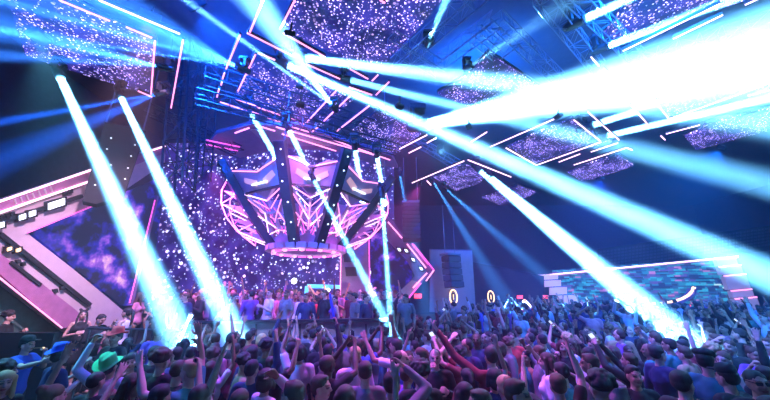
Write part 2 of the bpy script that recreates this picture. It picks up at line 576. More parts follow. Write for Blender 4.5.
# maroon wall between panel and facade, with signs
MP = Plane((3, 20.5, 0), (11, 20.5, 0))
mw = tag(build_at(MB().poly([MP(472, 262), MP(544, 276), MP(544, 318), MP(472, 318)], (0, .3, 0)), 'wall_right', M['brown'], empty('wall_right')), kind='structure')
_r = mw.parent; mw.parent = None; bpy.data.objects.remove(_r)

def sign(px, py, Y, lab):
    P = Plane((0, Y, 0), (9, Y, 0))
    rt = empty('red_sign', at(px, py, Y))
    tag(rt, lab, 'sign')
    k = 300 / Y
    plate(P, [(px - .17 * k, py - .10 * k), (px + .17 * k, py - .10 * k), (px + .17 * k, py + .10 * k), (px - .17 * k, py + .10 * k)], M['red'], 'lit_face', rt, .03, .04)
    plate(P, [(px - .2 * k, py - .13 * k), (px + .2 * k, py - .13 * k), (px + .2 * k, py + .13 * k), (px - .2 * k, py + .13 * k)], M['black'], 'housing', rt, -.02, .08)

sign(418, 296, 13.9, 'red lit sign between the arrow frame and the grey panel')
sign(520, 297, 18.6, 'red lit sign just left of the warm lamp')
sign(546, 297, 18.6, 'red lit sign at the left foot of the bar facade')

def oval(px, py, Y, lab):
    p = at(px, py, Y)
    rt = empty('oval_sign', p)
    tag(rt, lab, 'sign')
    k = .16
    mb = MB()
    pts = [p + Vector((math.cos(a) * k, 0, math.sin(a) * k * 1.9)) for a in [i * math.tau / 20 for i in range(20)]]
    for i in range(20):
        mb.rod(pts[i], pts[(i + 1) % 20], .03, n=6)
    build_at(mb, 'glowing_ring', M['warm'], rt)
    build_at(MB().box(p + Vector((0, .03, 0)), (.13, .04, .34)), 'dark_centre', M['black'], rt)
    build_at(MB().box(p + Vector((0, 0, 0)), (.035, .04, .22)), 'lit_bar', M['warm'], rt)

oval(453.5, 297, 14.0, 'warm glowing oval sign at the foot of the grey panel')
oval(491, 297, 16.5, 'warm glowing oval sign on the dark wall past the panel')

# ------------------------------------------------------------------ facade of the far bar
FP = Plane(at(540, 280, 21), at(737, 280, 17.5))
fa = empty('bar_facade', FP(640, 300)); fa.location.z = .3
tag(fa, 'wide glowing facade of teal and rose bars across the far right', 'facade')
plate(FP, [(553, 270), (716, 258.5), (735, 314), (553, 314)], M['mosaic'], 'screen_face', fa, 0, .3)
build_at(MB().bar(FP(505, 279, .2), FP(738, 256.5, .2), .1, .07), 'top_edge_light', M['whiteglow'] if False else M['tubew'], fa)
plate(FP, [(505, 279), (738, 256.5), (738, 258), (505, 281)], M['greyplate'], 'top_trim', fa, .1, .5)
steps = [(538, 274, 20, 6), (545, 280, 16, 7), (550, 287, 17, 8), (558, 295, 20, 8), (566, 302, 24, 12)]
for x, y, wv, hv in steps:
    plate(FP, [(x, y + .6), (x + wv, y), (x + wv, y + hv - 1), (x, y + hv)], M['peach'], 'stepped_block', fa, .25, .4)
col = [((716, 259), (736, 257.5), 7), ((719, 267), (741, 265), 8), ((724, 276), (746, 274), 14), ((731, 291), (752, 289), 7), ((735, 299), (757, 297), 16)]
M['column'] = mat('column_white', (.30, .26, .34), .5, emit=(.45, .40, .75), estr=.35)
for (a, b, h) in col:
    plate(FP, [a, b, (b[0] + h * .35, b[1] + h), (a[0] + h * .35, a[1] + h)], M['column'], 'column_block', fa, .35, .5)
    build_at(MB().bar(FP(*a, .4), FP(*b, .4), .06, .06), 'column_light', M['tube'], fa)
mb = MB(); mb2 = MB()
pts = []
for i in range(13):
    a = math.pi * (.0 + i / 12)
    pts.append(FP(655 - 39 * math.cos(a), 287 + 16.5 * math.sin(a), .5))
for i in range(12):
    mb.bar(pts[i], pts[i + 1], .1, .13, Vector((0, 1, 0)))
    mb2.bar(pts[i] + Vector((0, .12, -.1)), pts[i + 1] + Vector((0, .12, -.1)), .12, .5, Vector((0, 1, 0)))
ar = empty('light_arc', FP(655, 303)); ar.location.z = .3
tag(ar, 'curved smile-shaped light strip in front of the bar facade', 'light')
build_at(mb, 'glow_strip', M['warm'], ar)
build_at(mb2, 'backing', M['lilac'], ar)
# small lamps along the bar
mbx = 0
for i in range(11):
    x = 690 + i * 5 + R.uniform(-1, 1)
    p = FP(x, 306 + R.uniform(-1, 2), .7)
    o = build_at(MB().ball(p, .06, 1).rod(p - Vector((0, 0, .15)), p, .03, n=6), 'bar_lamp', M['red'], e_ := empty('tmp', p))
    o.parent = None; o.location = p; bpy.data.objects.remove(e_)
    tag(o, 'tiny red table lamp along the right half of the bar facade', 'lamp', 'red table lamps before the facade')

# perforated balcony band far right
bb = empty('balcony_front', at(700, 240, 24))
BP = Plane(at(600, 240, 25), at(790, 240, 21))
tag(bb, 'long dark perforated balcony front above the bar facade', 'balcony')
mb = MB()
for i in range(0, 54):
    for j in range(6):
        x = 600 + i * 3.6; y = 251 - i * .50 + j * 3.2
        mb.poly([BP(x, y, .05), BP(x + 2.3, y - .3, .05), BP(x + 2.3, y + 1.6, .05), BP(x, y + 1.9, .05)], -BP.n * .05)
build_at(mb, 'perforated_cladding', M['dtruss'], bb)
plate(BP, [(598, 249), (795, 222), (795, 248), (598, 268)], M['black2'], 'backing', bb, 0, .2)

# ------------------------------------------------------------------ dj booth front
DJ = Plane((-6, 8.55, 0), (.3, 8.5, 0))
dj = empty('dj_booth', DJ(290, 340)); dj.location.z = 0
tag(dj, 'long grey booth front with black top rail before the stage crowd', 'dj booth')
plate(DJ, [(196, 323), (372, 320.5), (372, 420), (196, 420)], M['booth'] if 'booth' in M else M['greyplate'], 'front_panel', dj, 0, .12)
plate(DJ, [(372, 319), (388, 319), (388, 420), (372, 420)], M['greyplate'], 'end_post', dj, .05, .3)
build_at(MB().bar(DJ(190, 322.5, .05), DJ(388, 319.5, .05), .22, .07), 'top_rail', M['black'], dj)
mb = MB()
for x in range(212, 372, 22):
    mb.bar(DJ(x, 324, .02), DJ(x, 420, .02), .02, .03)
build_at(mb, 'panel_joint', M['black'], dj)

# ------------------------------------------------------------------ railing left
RL = Plane((-7.4, 6.45, 0), (-3.2, 8.4, 0))
rl = empty('railing', RL(160, 340)); rl.location.z = 0
tag(rl, 'dark metal railing in front of the left stage crowd', 'railing')
def rail(y, r):
    build_at(MB().rod(RL(88, y - 3), RL(196, y), r), 'rail', M['dtruss'], rl)
rail(331, .025); rail(347, .015); rail(360, .015)
for x in range(90, 200, 21):
    p = RL(x, 329); q = p.copy(); q.z = 0
    build_at(MB().rod(p, q, .022), 'post', M['dtruss'], rl)

# ================================================================== trusses
def truss(a, b, s=.32, m='truss', label=None, group=None, cr=.024, br=.011):
    a, b = Vector(a), Vector(b)
    d = b - a; L = d.length; z = d.normalized()
    up = Vector((0, 0, 1)) if abs(z.z) < .9 else Vector((0, 1, 0))
    x = z.cross(up).normalized(); y = x.cross(z)
    rt = empty('truss', a)
    tag(rt, label, 'truss', group)
    c = [(x * i + y * j) * s / 2 for i, j in ((-1, -1), (1, -1), (1, 1), (-1, 1))]
    mb = MB()
    for k in c:
        mb.rod(a + k, b + k, cr, n=6)
    build_at(mb, 'chords', M[m], rt)
    mb = MB()
    n = max(1, round(L / (s * 1.3)))
    for i in range(n):
        p = a + d * (i / n); q = a + d * ((i + 1) / n)
        for k in range(4):
            u, v_ = c[k], c[(k + 1) % 4]
            if (i + k) % 2: u, v_ = v_, u
            mb.rod(p + u, q + v_, br, n=4)
            mb.rod(p + c[k], p + c[(k + 1) % 4], br, n=4)
    build_at(mb, 'bracing', M[m], rt)
    return rt

ZT = 7.95
CEN = 'faint ceiling truss in the blue haze above the middle of the hall'
for (a, b, z) in (((505, -30), (395, 66), ZT), ((440, 62), (497, 19), ZT + .3), ((497, 19), (560, 80), ZT + .3), ((476, 34), (497, 52), ZT + .3), ((497, 52), (516, 36), ZT + .3),
                  ((540, -6), (600, 70), ZT), ((572, -8), (640, 60), ZT), ((392, 40), (440, 70), ZT), ((640, 60), (770, 20), ZT + .2)):
    truss(atz(*a, z), atz(*b, z), .30, 'truss', CEN, 'faint trusses in the blue haze', .013, .006)
truss(atz(205, 74, 7.9), atz(372, 128, 7.9), .4, 'dtruss', 'black truss crossing below the sparkling panel above the chandelier')
truss(atz(196, 96, 7.3), atz(398, 150, 7.35), .30, 'dtruss', 'lower black truss just above the chandelier canopy')
truss(at(150, 110, 9.2), at(240, 152, 9.8), .36, 'dtruss', 'short black truss left of the chandelier')
truss(at(188, 28, 8.6), at(178, 190, 8.6), .62, 'dtruss', 'thick vertical black truss tower left of the chandelier', None, .04, .02)
truss(at(212, 20, 9.4), at(199, 180, 9.4), .5, 'dtruss', 'second vertical truss tower, nearer the chandelier', None, .03, .016)
truss(at(380, 120, 14.5), at(470, 172, 14.5), .4, 'truss', 'slanting truss right of the chandelier', None)

# ================================================================== ceiling LED panels
panels = [
    ([(6, -4), (62, -4), (110, 22), (155, 40), (151, 96), (88, 76), (26, 56)], 7.9, 'large sparkling violet ceiling panel at the far upper left'),
    ([(255, 53), (279, 63), (353, 100), (318, 130), (236, 93)], 8.0, 'sparkling ceiling panel above the chandelier, crossed by a black truss'),
    ([(299, -6), (446, -6), (428, 18), (386, 64), (345, 60), (281, 28)], 8.0, 'largest sparkling ceiling panel, top centre'),
    ([(489, 54), (540, 88), (520, 108), (476, 110), (438, 94), (462, 80)], 8.1, 'diamond sparkling panel below the faint truss square'),
    ([(604, 36), (632, -4), (740, -30), (775, -8), (690, 18), (618, 41)], 8.0, 'sparkling ceiling panel at the upper right corner'),
    ([(353, 131), (378, 110), (421, 134), (398, 153), (384, 150)], 7.8, 'sparkling panel right of the black trusses, above the chandelier'),
    ([(434, 178), (447, 172), (452, 168), (464, 165), (474, 168), (486, 175), (480, 183), (456, 191)], 7.6, 'small stepped sparkling panel framed by a pink right angle'),
    ([(506, 148), (524, 140), (527, 137), (558, 125), (572, 119), (588, 128), (612, 142), (570, 152), (536, 165)], 7.8, 'stepped sparkling panel in the middle of the right ceiling'),
    ([(655, 101), (690, 90), (745, 72), (775, 66), (775, 84), (700, 106), (669, 118)], 7.9, 'sparkling panel below the widest white beam'),
    ([(685, 137), (701, 130), (706, 124), (742, 115), (775, 108), (775, 129), (696, 150)], 7.8, 'long stepped sparkling panel at the right edge'),
    ([(568, 173), (592, 163), (617, 155), (634, 166), (602, 176), (584, 182)], 7.7, 'small sparkling panel above the far balcony'),
    ([(482, 198), (503, 191), (517, 186), (536, 193), (520, 200), (500, 205)], 7.6, 'smallest sparkling panel beside the start of the twin beams'),
]
for pts, z, lab in panels:
    z += .6
    c = sum((atz(x, y, z) for x, y in pts), Vector()) / len(pts)
    rt = empty('ceiling_screen', c)
    tag(rt, lab, 'screen')
    build_at(MB().poly([atz(x, y, z) for x, y in pts], (0, 0, .08)), 'screen_face', M['led'], rt)
    mb = MB()
    P = [atz(x, y, z) + Vector((0, 0, .12)) for x, y in pts]
    for i in range(len(P)):
        mb.bar(P[i], P[(i + 1) % len(P)], .06, .06)
    build_at(mb, 'mounting_frame', M['dtruss'], rt)

# ================================================================== LED tubes
zoneL = ('pink light tube in the ceiling grid around the upper left panel', 'light tubes at the upper left')
zoneC = ('pink light tube in the ceiling grid above the chandelier', 'light tubes above the chandelier')
zoneR = ('pale pink light tube in the ceiling grid of the right half', 'light tubes of the right ceiling')
tubes = [
    (59, 0, 110, 21, 0), (98.7, 0, 180, 34, 0), (126, 27, 152, 38, 0), (155, 41, 151, 94, 0), (183, 40, 171, 108, 0), (138, 91, 152, 97, 0),
    (263, 0, 250, 32, 1), (295, 0, 280, 29, 1), (240, 35, 226, 69, 1), (224.5, 73, 222.5, 79, 1), (222, 82, 221, 85, 1), (219, 89, 217, 97, 1),
    (247, 33, 292.6, 56, 1), (283, 33, 325, 57, 1), (306, 64, 340, 79, 1), (350, 69, 368, 79, 1), (349, 87, 372, 95, 1), (255.5, 54.6, 238, 91, 1), (258, 53, 275, 60, 1),
    (336, 91, 307, 122, 1), (350, 96, 324, 121, 1), (318, 127, 312, 132, 1), (220, 102, 247, 111, 1), (236, 99, 256, 106, 1), (256.5, 107, 280, 115, 1), (252, 112, 280, 122, 1),
    (284, 116, 304, 124, 1), (292, 127, 309, 132, 1), (332, 139, 351, 146.5, 1), (369, 106, 337, 131, 1), (356, 148, 390, 160, 1), (378, 75, 372, 81, 1), (389, 82, 376, 95, 1),
    (399.5, 149, 427, 135, 2), (427, 143, 436, 138, 2), (409, 153, 421, 147, 2), (471, 142, 487, 132, 2), (490, 147, 559, 117, 2), (412, 183, 464, 161, 2), (468, 160, 511, 177, 2),
    (506, 148, 536, 165, 2), (537, 165, 601, 142, 2), (559, 162, 580, 154, 2), (588, 112, 619, 140, 2), (631, 105, 649, 126, 2), (654, 100, 669, 119, 2), (669, 119, 723, 100, 2),
    (706, 113, 749, 100, 2), (666, 134, 700, 125, 2), (574, 120, 600, 141, 2), (591, 152, 618, 143, 2), (574, 165, 626, 148, 2), (623, 51, 720, 4, 2), (673, 39, 723, 15, 2),
    (712, 104, 770, 83, 2), (591, 57, 599, 66, 2), (627, 148, 632, 150, 2), (661, 136, 665, 140, 2), (748, 96, 770, 90, 2), (745, 5, 765, -4, 2), (427, 181, 431, 185, 2), (380, 0, 385, 3, 1),
]
def tube_obj(a, b, lab, grp, m, r=.026):
    c = (a + b) / 2
    rt = empty('light_tube', c)
    tag(rt, lab, 'light', grp)
    build_at(MB().rod(a, b, r, n=8), 'tube', m, rt)
    up = Vector((0, 0, r + .03))
    build_at(MB().bar(a + up, b + up, .05, .05), 'housing', M['black'], rt)
for x0, y0, x1, y1, zn in tubes:
    lab, grp = (zoneL, zoneC, zoneR)[zn]
    z = 7.5
    k = atz((x0 + x1) / 2, (y0 + y1) / 2, z).y / 8.
    tube_obj(atz(x0, y0, z), atz(x1, y1, z), lab, grp, M['tubew'] if zn == 2 else M['tube'], .022 * max(.8, k ** .8) * (.68 if zn == 2 else .9))

# ================================================================== chandelier
AZ = math.atan2(-2.86, 11)
CH = Vector((-2.86, 11.0, 0))
ch = empty('chandelier', (CH.x, CH.y, 4.2))
tag(ch, 'huge faceted hanging ring of dark pillars and pink light tubes', 'chandelier')
RT, RB = 2.85, 1.18
angs = [math.radians(a) for a in (-18, 18, 72, 108, 162, 198, 252, 288)]
fwd = Vector((-math.sin(AZ), -math.cos(AZ), 0)) * 1.0          # towards the camera
fwd = (Vector((0, 0, 0)) - Vector((CH.x, CH.y, 0))).normalized()
rgt = Vector((-fwd.y, fwd.x, 0))
ZTOP, ZBOT = 6.45, 4.12
def rv(a): return fwd * math.cos(a) + rgt * math.sin(a)
def cp(a, v, out=0.):
    r = RT + (RB - RT) * v + out
    r += .06 * math.sin(math.pi * min(1, max(0, v)))
    q = rv(a) * r
    return Vector((CH.x + q.x, CH.y + q.y, ZTOP + (ZBOT - ZTOP) * v))
def fp(i, u, v, out=0.):
    a0 = angs[i]; a1 = angs[(i + 1) % 8]
    A, B = cp(a0, v, out), cp(a1, v, out)
    return A.lerp(B, (u + 1) / 2)
M['pillar'] = mat('pillar_dark_blue', (.03, .035, .06), .4, .3, noise=.5)
M['chplate'] = mat('chandelier_plate', (.50, .50, .70), .4, .3, noise=.2)
for i in range(8):
    # pillar along each corner
    mb = MB()
    a = angs[i]
    vs = [-.13, .25, .55, .85, 1.06]
    t = rv(a + math.pi / 2)
    for k in range(4):
        p, q = cp(a, vs[k], .10), cp(a, vs[k + 1], .10)
        mb.bar(p, q, .30 if i not in (9,) else .3, .26, t.cross(q - p).normalized())
    pil = build_at(mb, 'pillar', M['pillar'], ch)
    mg = MB()
    for v_ in (-.02, .14, .32, .55, .78, .98):
        mg.ball(cp(a, v_, .25) + t * .04 * (1 if int(v_ * 50) % 2 else -1), .035, 1)
    o = build_at(mg, 'marker_lights', M['whiteglow'], ch)
    # facet between this pillar and the next
    wide = i in (1, 3, 5, 7, 0, 4)
    up = [(-1, .0), (-.5, .0), (0, .10), (.5, .0), (1, .0), (1, .30), (.5, .30), (0, .44), (-.5, .30), (-1, .30)]
    nrm = rv((angs[i] + angs[(i + 1) % 8] + (math.tau if i == 7 else 0)) / 2)
    mb = MB().poly([fp(i, u, v_) for u, v_ in up], -nrm * .1)
    build_at(mb, 'upper_plate', M['chplate'], ch)
    lo = [(-1, .90), (-.5, .92), (0, .86), (.5, .92), (1, .90), (1, 1.02), (-1, 1.02)]
    build_at(MB().poly([fp(i, u, v_) for u, v_ in lo], -nrm * .12), 'lower_plate', M['chplate'], ch)
    if wide:
        for s_ in (-1, 1):
            mb = MB().poly([fp(i, s_ * u, v_, .03) for u, v_ in ((.12, .20), (.55, .13), (.62, .19), (.2, .27))], -nrm * .03)
            build_at(mb, 'lamp_window', M['peach'], ch)
        build_at(MB().bar(fp(i, -.75, .33, .06), fp(i, .75, .33, .06), .07, .07), 'cable_bar', M['black'], ch)
        build_at(MB().bar(fp(i, -.3, .25, .09), fp(i, .3, .25, .09), .06, .05), 'lamp_strip', M['whiteglow'], ch)
    segs = [((-.95, .0), (0, .10)), ((0, .10), (.95, .0)), ((-.95, .31), (0, .46)), ((0, .46), (.95, .31))]
    if i in (0, 1, 7, 2, 6):
        segs += [((-.88, .38), (-.35, .60)), ((-.35, .60), (-.80, .86)), ((.88, .38), (.35, .60)), ((.35, .60), (.80, .86)), ((0, .52), (0, .84)), ((-.35, .60), (0, .72)), ((.35, .60), (0, .72)),
                 ((-.9, .88), (0, .83)), ((0, .83), (.9, .88)), ((-.86, .40), (-.86, .80)), ((.86, .40), (.86, .80)), ((-.6, .42), (-.05, .56)), ((.6, .42), (.05, .56)), ((-.80, .62), (-.1, .80)), ((.80, .62), (.1, .80))]
    else:
        segs += [((-.8, .4), (0, .8)), ((0, .8), (.8, .4))]
    # grey struts behind the tubes
    mb = MB()
    for p, q in (((-.9, .34), (-.35, .60)), ((-.35, .60), (-.85, .90)), ((.9, .34), (.35, .60)), ((.35, .60), (.85, .90)), ((-.35, .6), (.35, .6)), ((0, .44), (0, .88))):
        mb.bar(fp(i, *p, -.08), fp(i, *q, -.08), .09, .07)
    build_at(mb, 'strut', M['chplate'], ch)
    for n_, (p, q) in enumerate(segs):
        if R.random() < .08: continue
        ti = build_at(MB().rod(fp(i, *p, .02), fp(i, *q, .02), .014 if n_ > 3 else .020, n=6), 'light_tube', M['tube'] if (n_ + i) % 3 else M['tubew'], ch)
    # inner second layer of tubes
    for p, q in (((-.8, .35), (-.1, .95)), ((.8, .35), (.1, .95)), ((-.6, .9), (.6, .9)), ((-.4, .45), (.3, .75))):
        build_at(MB().rod(fp(i, *p, -.45), fp(i, *q, -.45), .013, n=6), 'inner_tube', M['mag'], ch)
# lower ring and its lamps
mb = MB()
for i in range(24):
    a0 = i * math.tau / 24; a1 = (i + 1) * math.tau / 24
    r = 1.15
    p = Vector((CH.x, CH.y, ZBOT - .12)) + rv(a0) * r; q = Vector((CH.x, CH.y, ZBOT - .12)) + rv(a1) * r
    mb.bar(p, q, .55, .18)
build_at(mb, 'bottom_ring', M['chplate'], ch)
for i in range(24):
    a0 = (i + .5) * math.tau / 24
    p = Vector((CH.x, CH.y, ZBOT - .26)) + rv(a0) * 1.15
    build_at(MB().ball(p, (.1, .1, .05), 1) if i % 2 else MB().bar(p - rv(a0 + 1.57) * .16, p + rv(a0 + 1.57) * .16, .05, .05), 'ring_lamp', M['tube'] if i % 2 else M['mag'], ch)
mb = MB()
for i in range(0, 8, 2):
    p = cp(angs[i], 0); mb.rod(p, (p.x, p.y, ZC), .02, n=6)
build_at(mb, 'hanging_cable', M['truss'], ch)
# faceted wings at both sides of the ring
WR = [(0, 2.86), (.22, 3.0), (.42, 2.95), (.62, 2.72), (.80, 2.35), (.95, 1.85)]
for sg in (-1, 1):
    for da in (-12, 12):
        az_ = math.radians(sg * (90 + da))
        outer = []
        for v_, rr in WR:
            q = rv(az_) * rr
            outer.append(Vector((CH.x + q.x, CH.y + q.y, ZTOP - .1 + (ZBOT - ZTOP) * v_)))
        a_in = angs[2] if (sg > 0 and da < 0) else angs[3] if False else math.radians(sg * 72) if da < 0 else math.radians(sg * 108)
        inner = [cp(a_in, v_ + .08, .06) for v_, rr in WR]
        for k in range(5):
            build_at(MB().rod(outer[k], outer[k + 1], .02, n=6), 'wing_tube', M['tube'], ch)
            if k % 2 == 0: build_at(MB().rod(outer[k], inner[min(5, k + 1)], .014, n=6), 'wing_tube', M['tubew'], ch)
            if k % 2: build_at(MB().rod(inner[k], outer[k + 1], .014, n=6), 'wing_tube', M['tube'], ch)
            else: build_at(MB().rod(outer[k].lerp(inner[k], .5), outer[k + 1], .014, n=6), 'wing_tube', M['mag'], ch)
            nn = (inner[k] - outer[k]).cross(outer[k + 1] - outer[k]).normalized() * .04
            build_at(MB().poly([outer[k].lerp(inner[k], .1), inner[k], inner[k + 1]], nn), 'wing_plate', M['chplate'], ch)

# canopy plates above the ring
cn = empty('canopy', atz(300, 135, 7.62))
tag(cn, 'flat grey and rose plate canopy above the hanging ring', 'canopy')
z = 7.62
build_at(MB().poly([atz(x, y, z) for x, y in ((203, 152), (216, 134), (252, 124), (300, 126), (392, 156), (398, 168), (372, 164), (338, 152), (284, 148), (240, 158))], (0, 0, .15)), 'canopy_plate', M['lilac'], cn)
build_at(MB().poly([atz(x, y, z - .05) for x, y in ((250, 130), (298, 130), (345, 146), (300, 146), (262, 140))], (0, 0, .04)), 'pale_plate', M['greyplate'], cn)
for a, b in (((235, 133), (249, 128)), ((262, 127), (275, 131)), ((282, 134), (336, 151)), ((276, 127), (385, 158)), ((206, 140), (240, 147)), ((204, 144), (238, 151))):
    build_at(MB().rod(atz(*a, z - .1), atz(*b, z - .1), .025, n=6), 'light_strip', M['tube'] if b[0] > 245 else M['mag'], cn)
# ================================================================== lamps and their beams
def make_head(src, tgt, lab, grp=None, sc=1.):
    d = (tgt - src).normalized()
    rt = empty('moving_head', src)
    tag(rt, lab, 'spotlight', grp)
    q = d.to_track_quat('Z', 'Y').to_matrix()
    s = sc
    # barrel behind the lens
    mb = MB().rod(src - d * .42 * s, src - d * .02, .11 * s, .13 * s, 16)
    mb.rod(src - d * .50 * s, src - d * .42 * s, .08 * s, .11 * s, 16)
    build_at(mb, 'barrel', M['black'], rt)
    mb = MB()
    n = 16
    x = q @ Vector((1, 0, 0)); y = q @ Vector((0, 1, 0))
    for i in range(n):
        a0 = i * math.tau / n; a1 = (i + 1) * math.tau / n
        mb.rod(src + (x * math.cos(a0) + y * math.sin(a0)) * .125 * s, src + (x * math.cos(a1) + y * math.sin(a1)) * .125 * s, .014, n=5)
    build_at(mb, 'lens_ring', M['black'], rt)
    # yoke and base hung from above
    piv = src - d * .25 * s
    side = d.cross(Vector((0, 0, 1)))
    side = side.normalized() if side.length > .05 else Vector((1, 0, 0))
    mb = MB()
    for k in (-1, 1):
        mb.bar(piv + side * .17 * s * k, piv + side * .17 * s * k + Vector((0, 0, .34 * s)), .05, .12)
    mb.bar(piv + side * .19 * s + Vector((0, 0, .34 * s)), piv - side * .19 * s + Vector((0, 0, .34 * s)), .10, .05)
    build_at(mb, 'yoke', M['black'], rt)
    build_at(MB().box(piv + Vector((0, 0, .43 * s)), (.34 * s, .26 * s, .12 * s), None, .01), 'base', M['dtruss'], rt)
    return rt, d

BLUE = (.14, .53, 1.)
FAN = (.008, .12, 1.)
def beam(src, tgt, W, spread, lab, col=BLUE, d=.14, grp=None, extra=(), fixture=True):
    src, tgt = Vector(src), Vector(tgt)
    rt = None
    if fixture:
        rt, _ = make_head(src, tgt, lab, grp, max(.62, d / .2))
    for t_, w_, s_ in [(tgt, W, spread)] + list(extra):
        l = bpy.data.lights.new('beam_light', 'AREA')
        l.shape = 'DISK'; l.size = d; l.energy = w_ * 2.25; l.color = col; l.spread = math.radians(s_)
        o = bpy.data.objects.new('beam_light', l)
        COL.objects.link(o)
        dd = (Vector(t_) - src).normalized()
        o.location = src + dd * .02
        o.rotation_euler = dd.to_track_quat('-Z', 'Y').to_euler()
        if rt:
            o.location = o.location - rt.location
            o.parent = rt
    return rt

beam(atz(60, 77, 7.4), atz(209, 400, .5), 2100, 5.6, 'spotlight throwing the leftmost steep white beam down on the crowd', d=.15)
beam(atz(121, 97, 7.4), at(243, 352, 8.2), 2400, 5.5, 'spotlight throwing the second steep white beam from the left', d=.13)
beam(atz(287, 65, 7.5), at(770, 276, 9.5), 1500, 4.6, 'spotlight of the longest beam crossing the hall to the lower right', d=.16)
beam(atz(305, 58, 7.5), atz(560, 90, 6.6), 1300, 6, 'spotlight at the upper end of the nearly level white beam', d=.18)
beam(atz(350, 80, 7.5), atz(640, 152, 5.4), 420, 4.5, 'spotlight just below the nearly level beam source', d=.14)
beam(atz(331, 104, 7.0), atz(262, 10, 7.3), 1300, 14, 'spotlight whose pale cone fans up left over the chandelier', d=.08, col=(.12,.4,1.), extra=[(atz(236, 36, 7.2), 160, 1.5)])
beam(atz(236, 66, 7.3), atz(60, -10, 7.1), 1100, 34, 'spotlight fanning thin blue rays up to the upper left', col=(.03, .2, 1.), d=.07, extra=[(atz(100, 2, 7.1), 120, 3), (atz(100, 28, 7.0), 150, 3), (atz(100, 45, 7.0), 150, 3)])
beam(atz(157, 66, 7.2), atz(0, 28, 6.9), 420, 18, 'spotlight under the large left panel fanning faint rays left', col=(.03, .2, 1.), d=.07, extra=[(atz(0, 30, 6.9), 100, 3), (atz(0, 55, 6.8), 130, 7)])
beam(atz(157, 94, 7.2), at(0, 122, 7.5), 60, 3, 'lowest left spotlight sending faint rays towards the left edge', col=FAN, d=.07, extra=[(at(0, 160, 7.5), 110, 11)])
beam(atz(430, 38, 7.8), atz(462, -40, 7.4), 200, 9, 'spotlight high in the middle pointing straight up', d=.08)
beam(atz(472, 65, 7.9), atz(560, 8, 7.6), 70, 11, 'spotlight beside the diamond panel with a faint beam up right', d=.08)
beam(atz(428, 124, 7.6), atz(782, 46, 6.5), 9000, 14, 'spotlight at the root of the widest blinding beam', d=.30, extra=[(atz(790, 76, 6.2), 2500, 7)])
beam(atz(441, 152, 7.6), atz(452, 142, 6.8), 60, 70, 'small flaring spotlight below the root of the widest beam', d=.10)
beam(atz(585, 19, 7.8), atz(680, -26, 7.5), 1600, 3, 'upper of the two short beam spotlights at the top right', d=.16)
beam(atz(608, 46, 7.8), atz(770, -16, 7.5), 1800, 3, 'spotlight aligned with the lower edge of the top right panel', d=.15)
beam(atz(593, 125, 7.7), atz(775, 68, 7.3), 1800, 2.2, 'upper spotlight of the parallel pair at mid right', d=.20)
beam(atz(607, 136, 7.7), atz(775, 97, 7.2), 1800, 2.2, 'lower spotlight of the parallel pair at mid right', d=.20)
beam(atz(480, 171, 7.5), at(676, 345, 9.5), 1500, 2.6, 'spotlight of the twin beams falling on the right crowd, upper one', d=.20)
beam(atz(492, 178, 7.4), at(760, 398, 6.2), 2300, 4.2, 'lower neighbour of the twin beam spotlight above the right crowd', d=.20)
beam(at(251, 113, 7.6), at(275, 156, 8.35), 900, 2, 'spotlight with a short beam onto the left front pillar of the chandelier', d=.15)
beam(at(289, 130, 7.8), at(302, 156, 8.3), 900, 2, 'spotlight with a short beam onto the middle facet of the chandelier', d=.15)
beam(at(314, 180, 8.1), at(387, 322, 8.3), 420, 3.5, 'spotlight inside the chandelier whose slanting beam falls on the booth end', d=.12)
beam(at(355, 148, 7.9), at(357.5, 164, 8.95), 700, 2, 'spotlight with a short upright beam over the right facet', d=.14)
beam(at(377, 155, 8.6), at(379, 168, 9.9), 700, 2, 'rightmost spotlight with a short upright beam over the chandelier', d=.14)
beam(at(382, 198, 8.3), at(391, 325, 8.6), 420, 3, 'spotlight at the right wing whose beam drops straight to the booth end', d=.11)
for x, y, tx, ty, lab in ((434, 183, 500, 290, 'first faint blue spotlight beneath the stepped panel with the right angle'),
                          (447, 190, 560, 290, 'second faint blue spotlight beneath the stepped panel with the right angle'),
                          (400, 176, 425, 300, 'faint blue spotlight between chandelier and line array')):
    beam(at(x, y, 14), at(tx, ty, 13), 130, 9, lab, col=(.05, .3, 1.), d=.1)

# flood lamps added to light the haze, crowd and set
def wash(px, py, z, tgt, W, ang, col, lab, grp):
    p = atz(px, py, z)
    t = Vector(tgt)
    d = (t - p).normalized()
    rt = empty('added_fill', p)
    tag(rt, lab, 'flood light', grp)
    rot = d.to_track_quat('Z', 'Y').to_matrix()
    build_at(MB().box(p - d * .10, (.34, .26, .14) if z > 7.5 else (.17, .13, .08), rot, .01), 'housing', M['black'], rt)  # invented fixture body around the added light
    build_at(MB().bar(p - d * .1, p + Vector((0, 0, .35)), .03, .03), 'bracket', M['dtruss'], rt)
    l = bpy.data.lights.new('fill', 'SPOT')
    l.energy = W; l.color = col; l.spot_size = math.radians(ang); l.spot_blend = 1; l.shadow_soft_size = .1
    o = bpy.data.objects.new('fill', l); COL.objects.link(o)
    o.parent = rt; o.location = d * .03
    o.rotation_euler = d.to_track_quat('-Z', 'Y').to_euler()

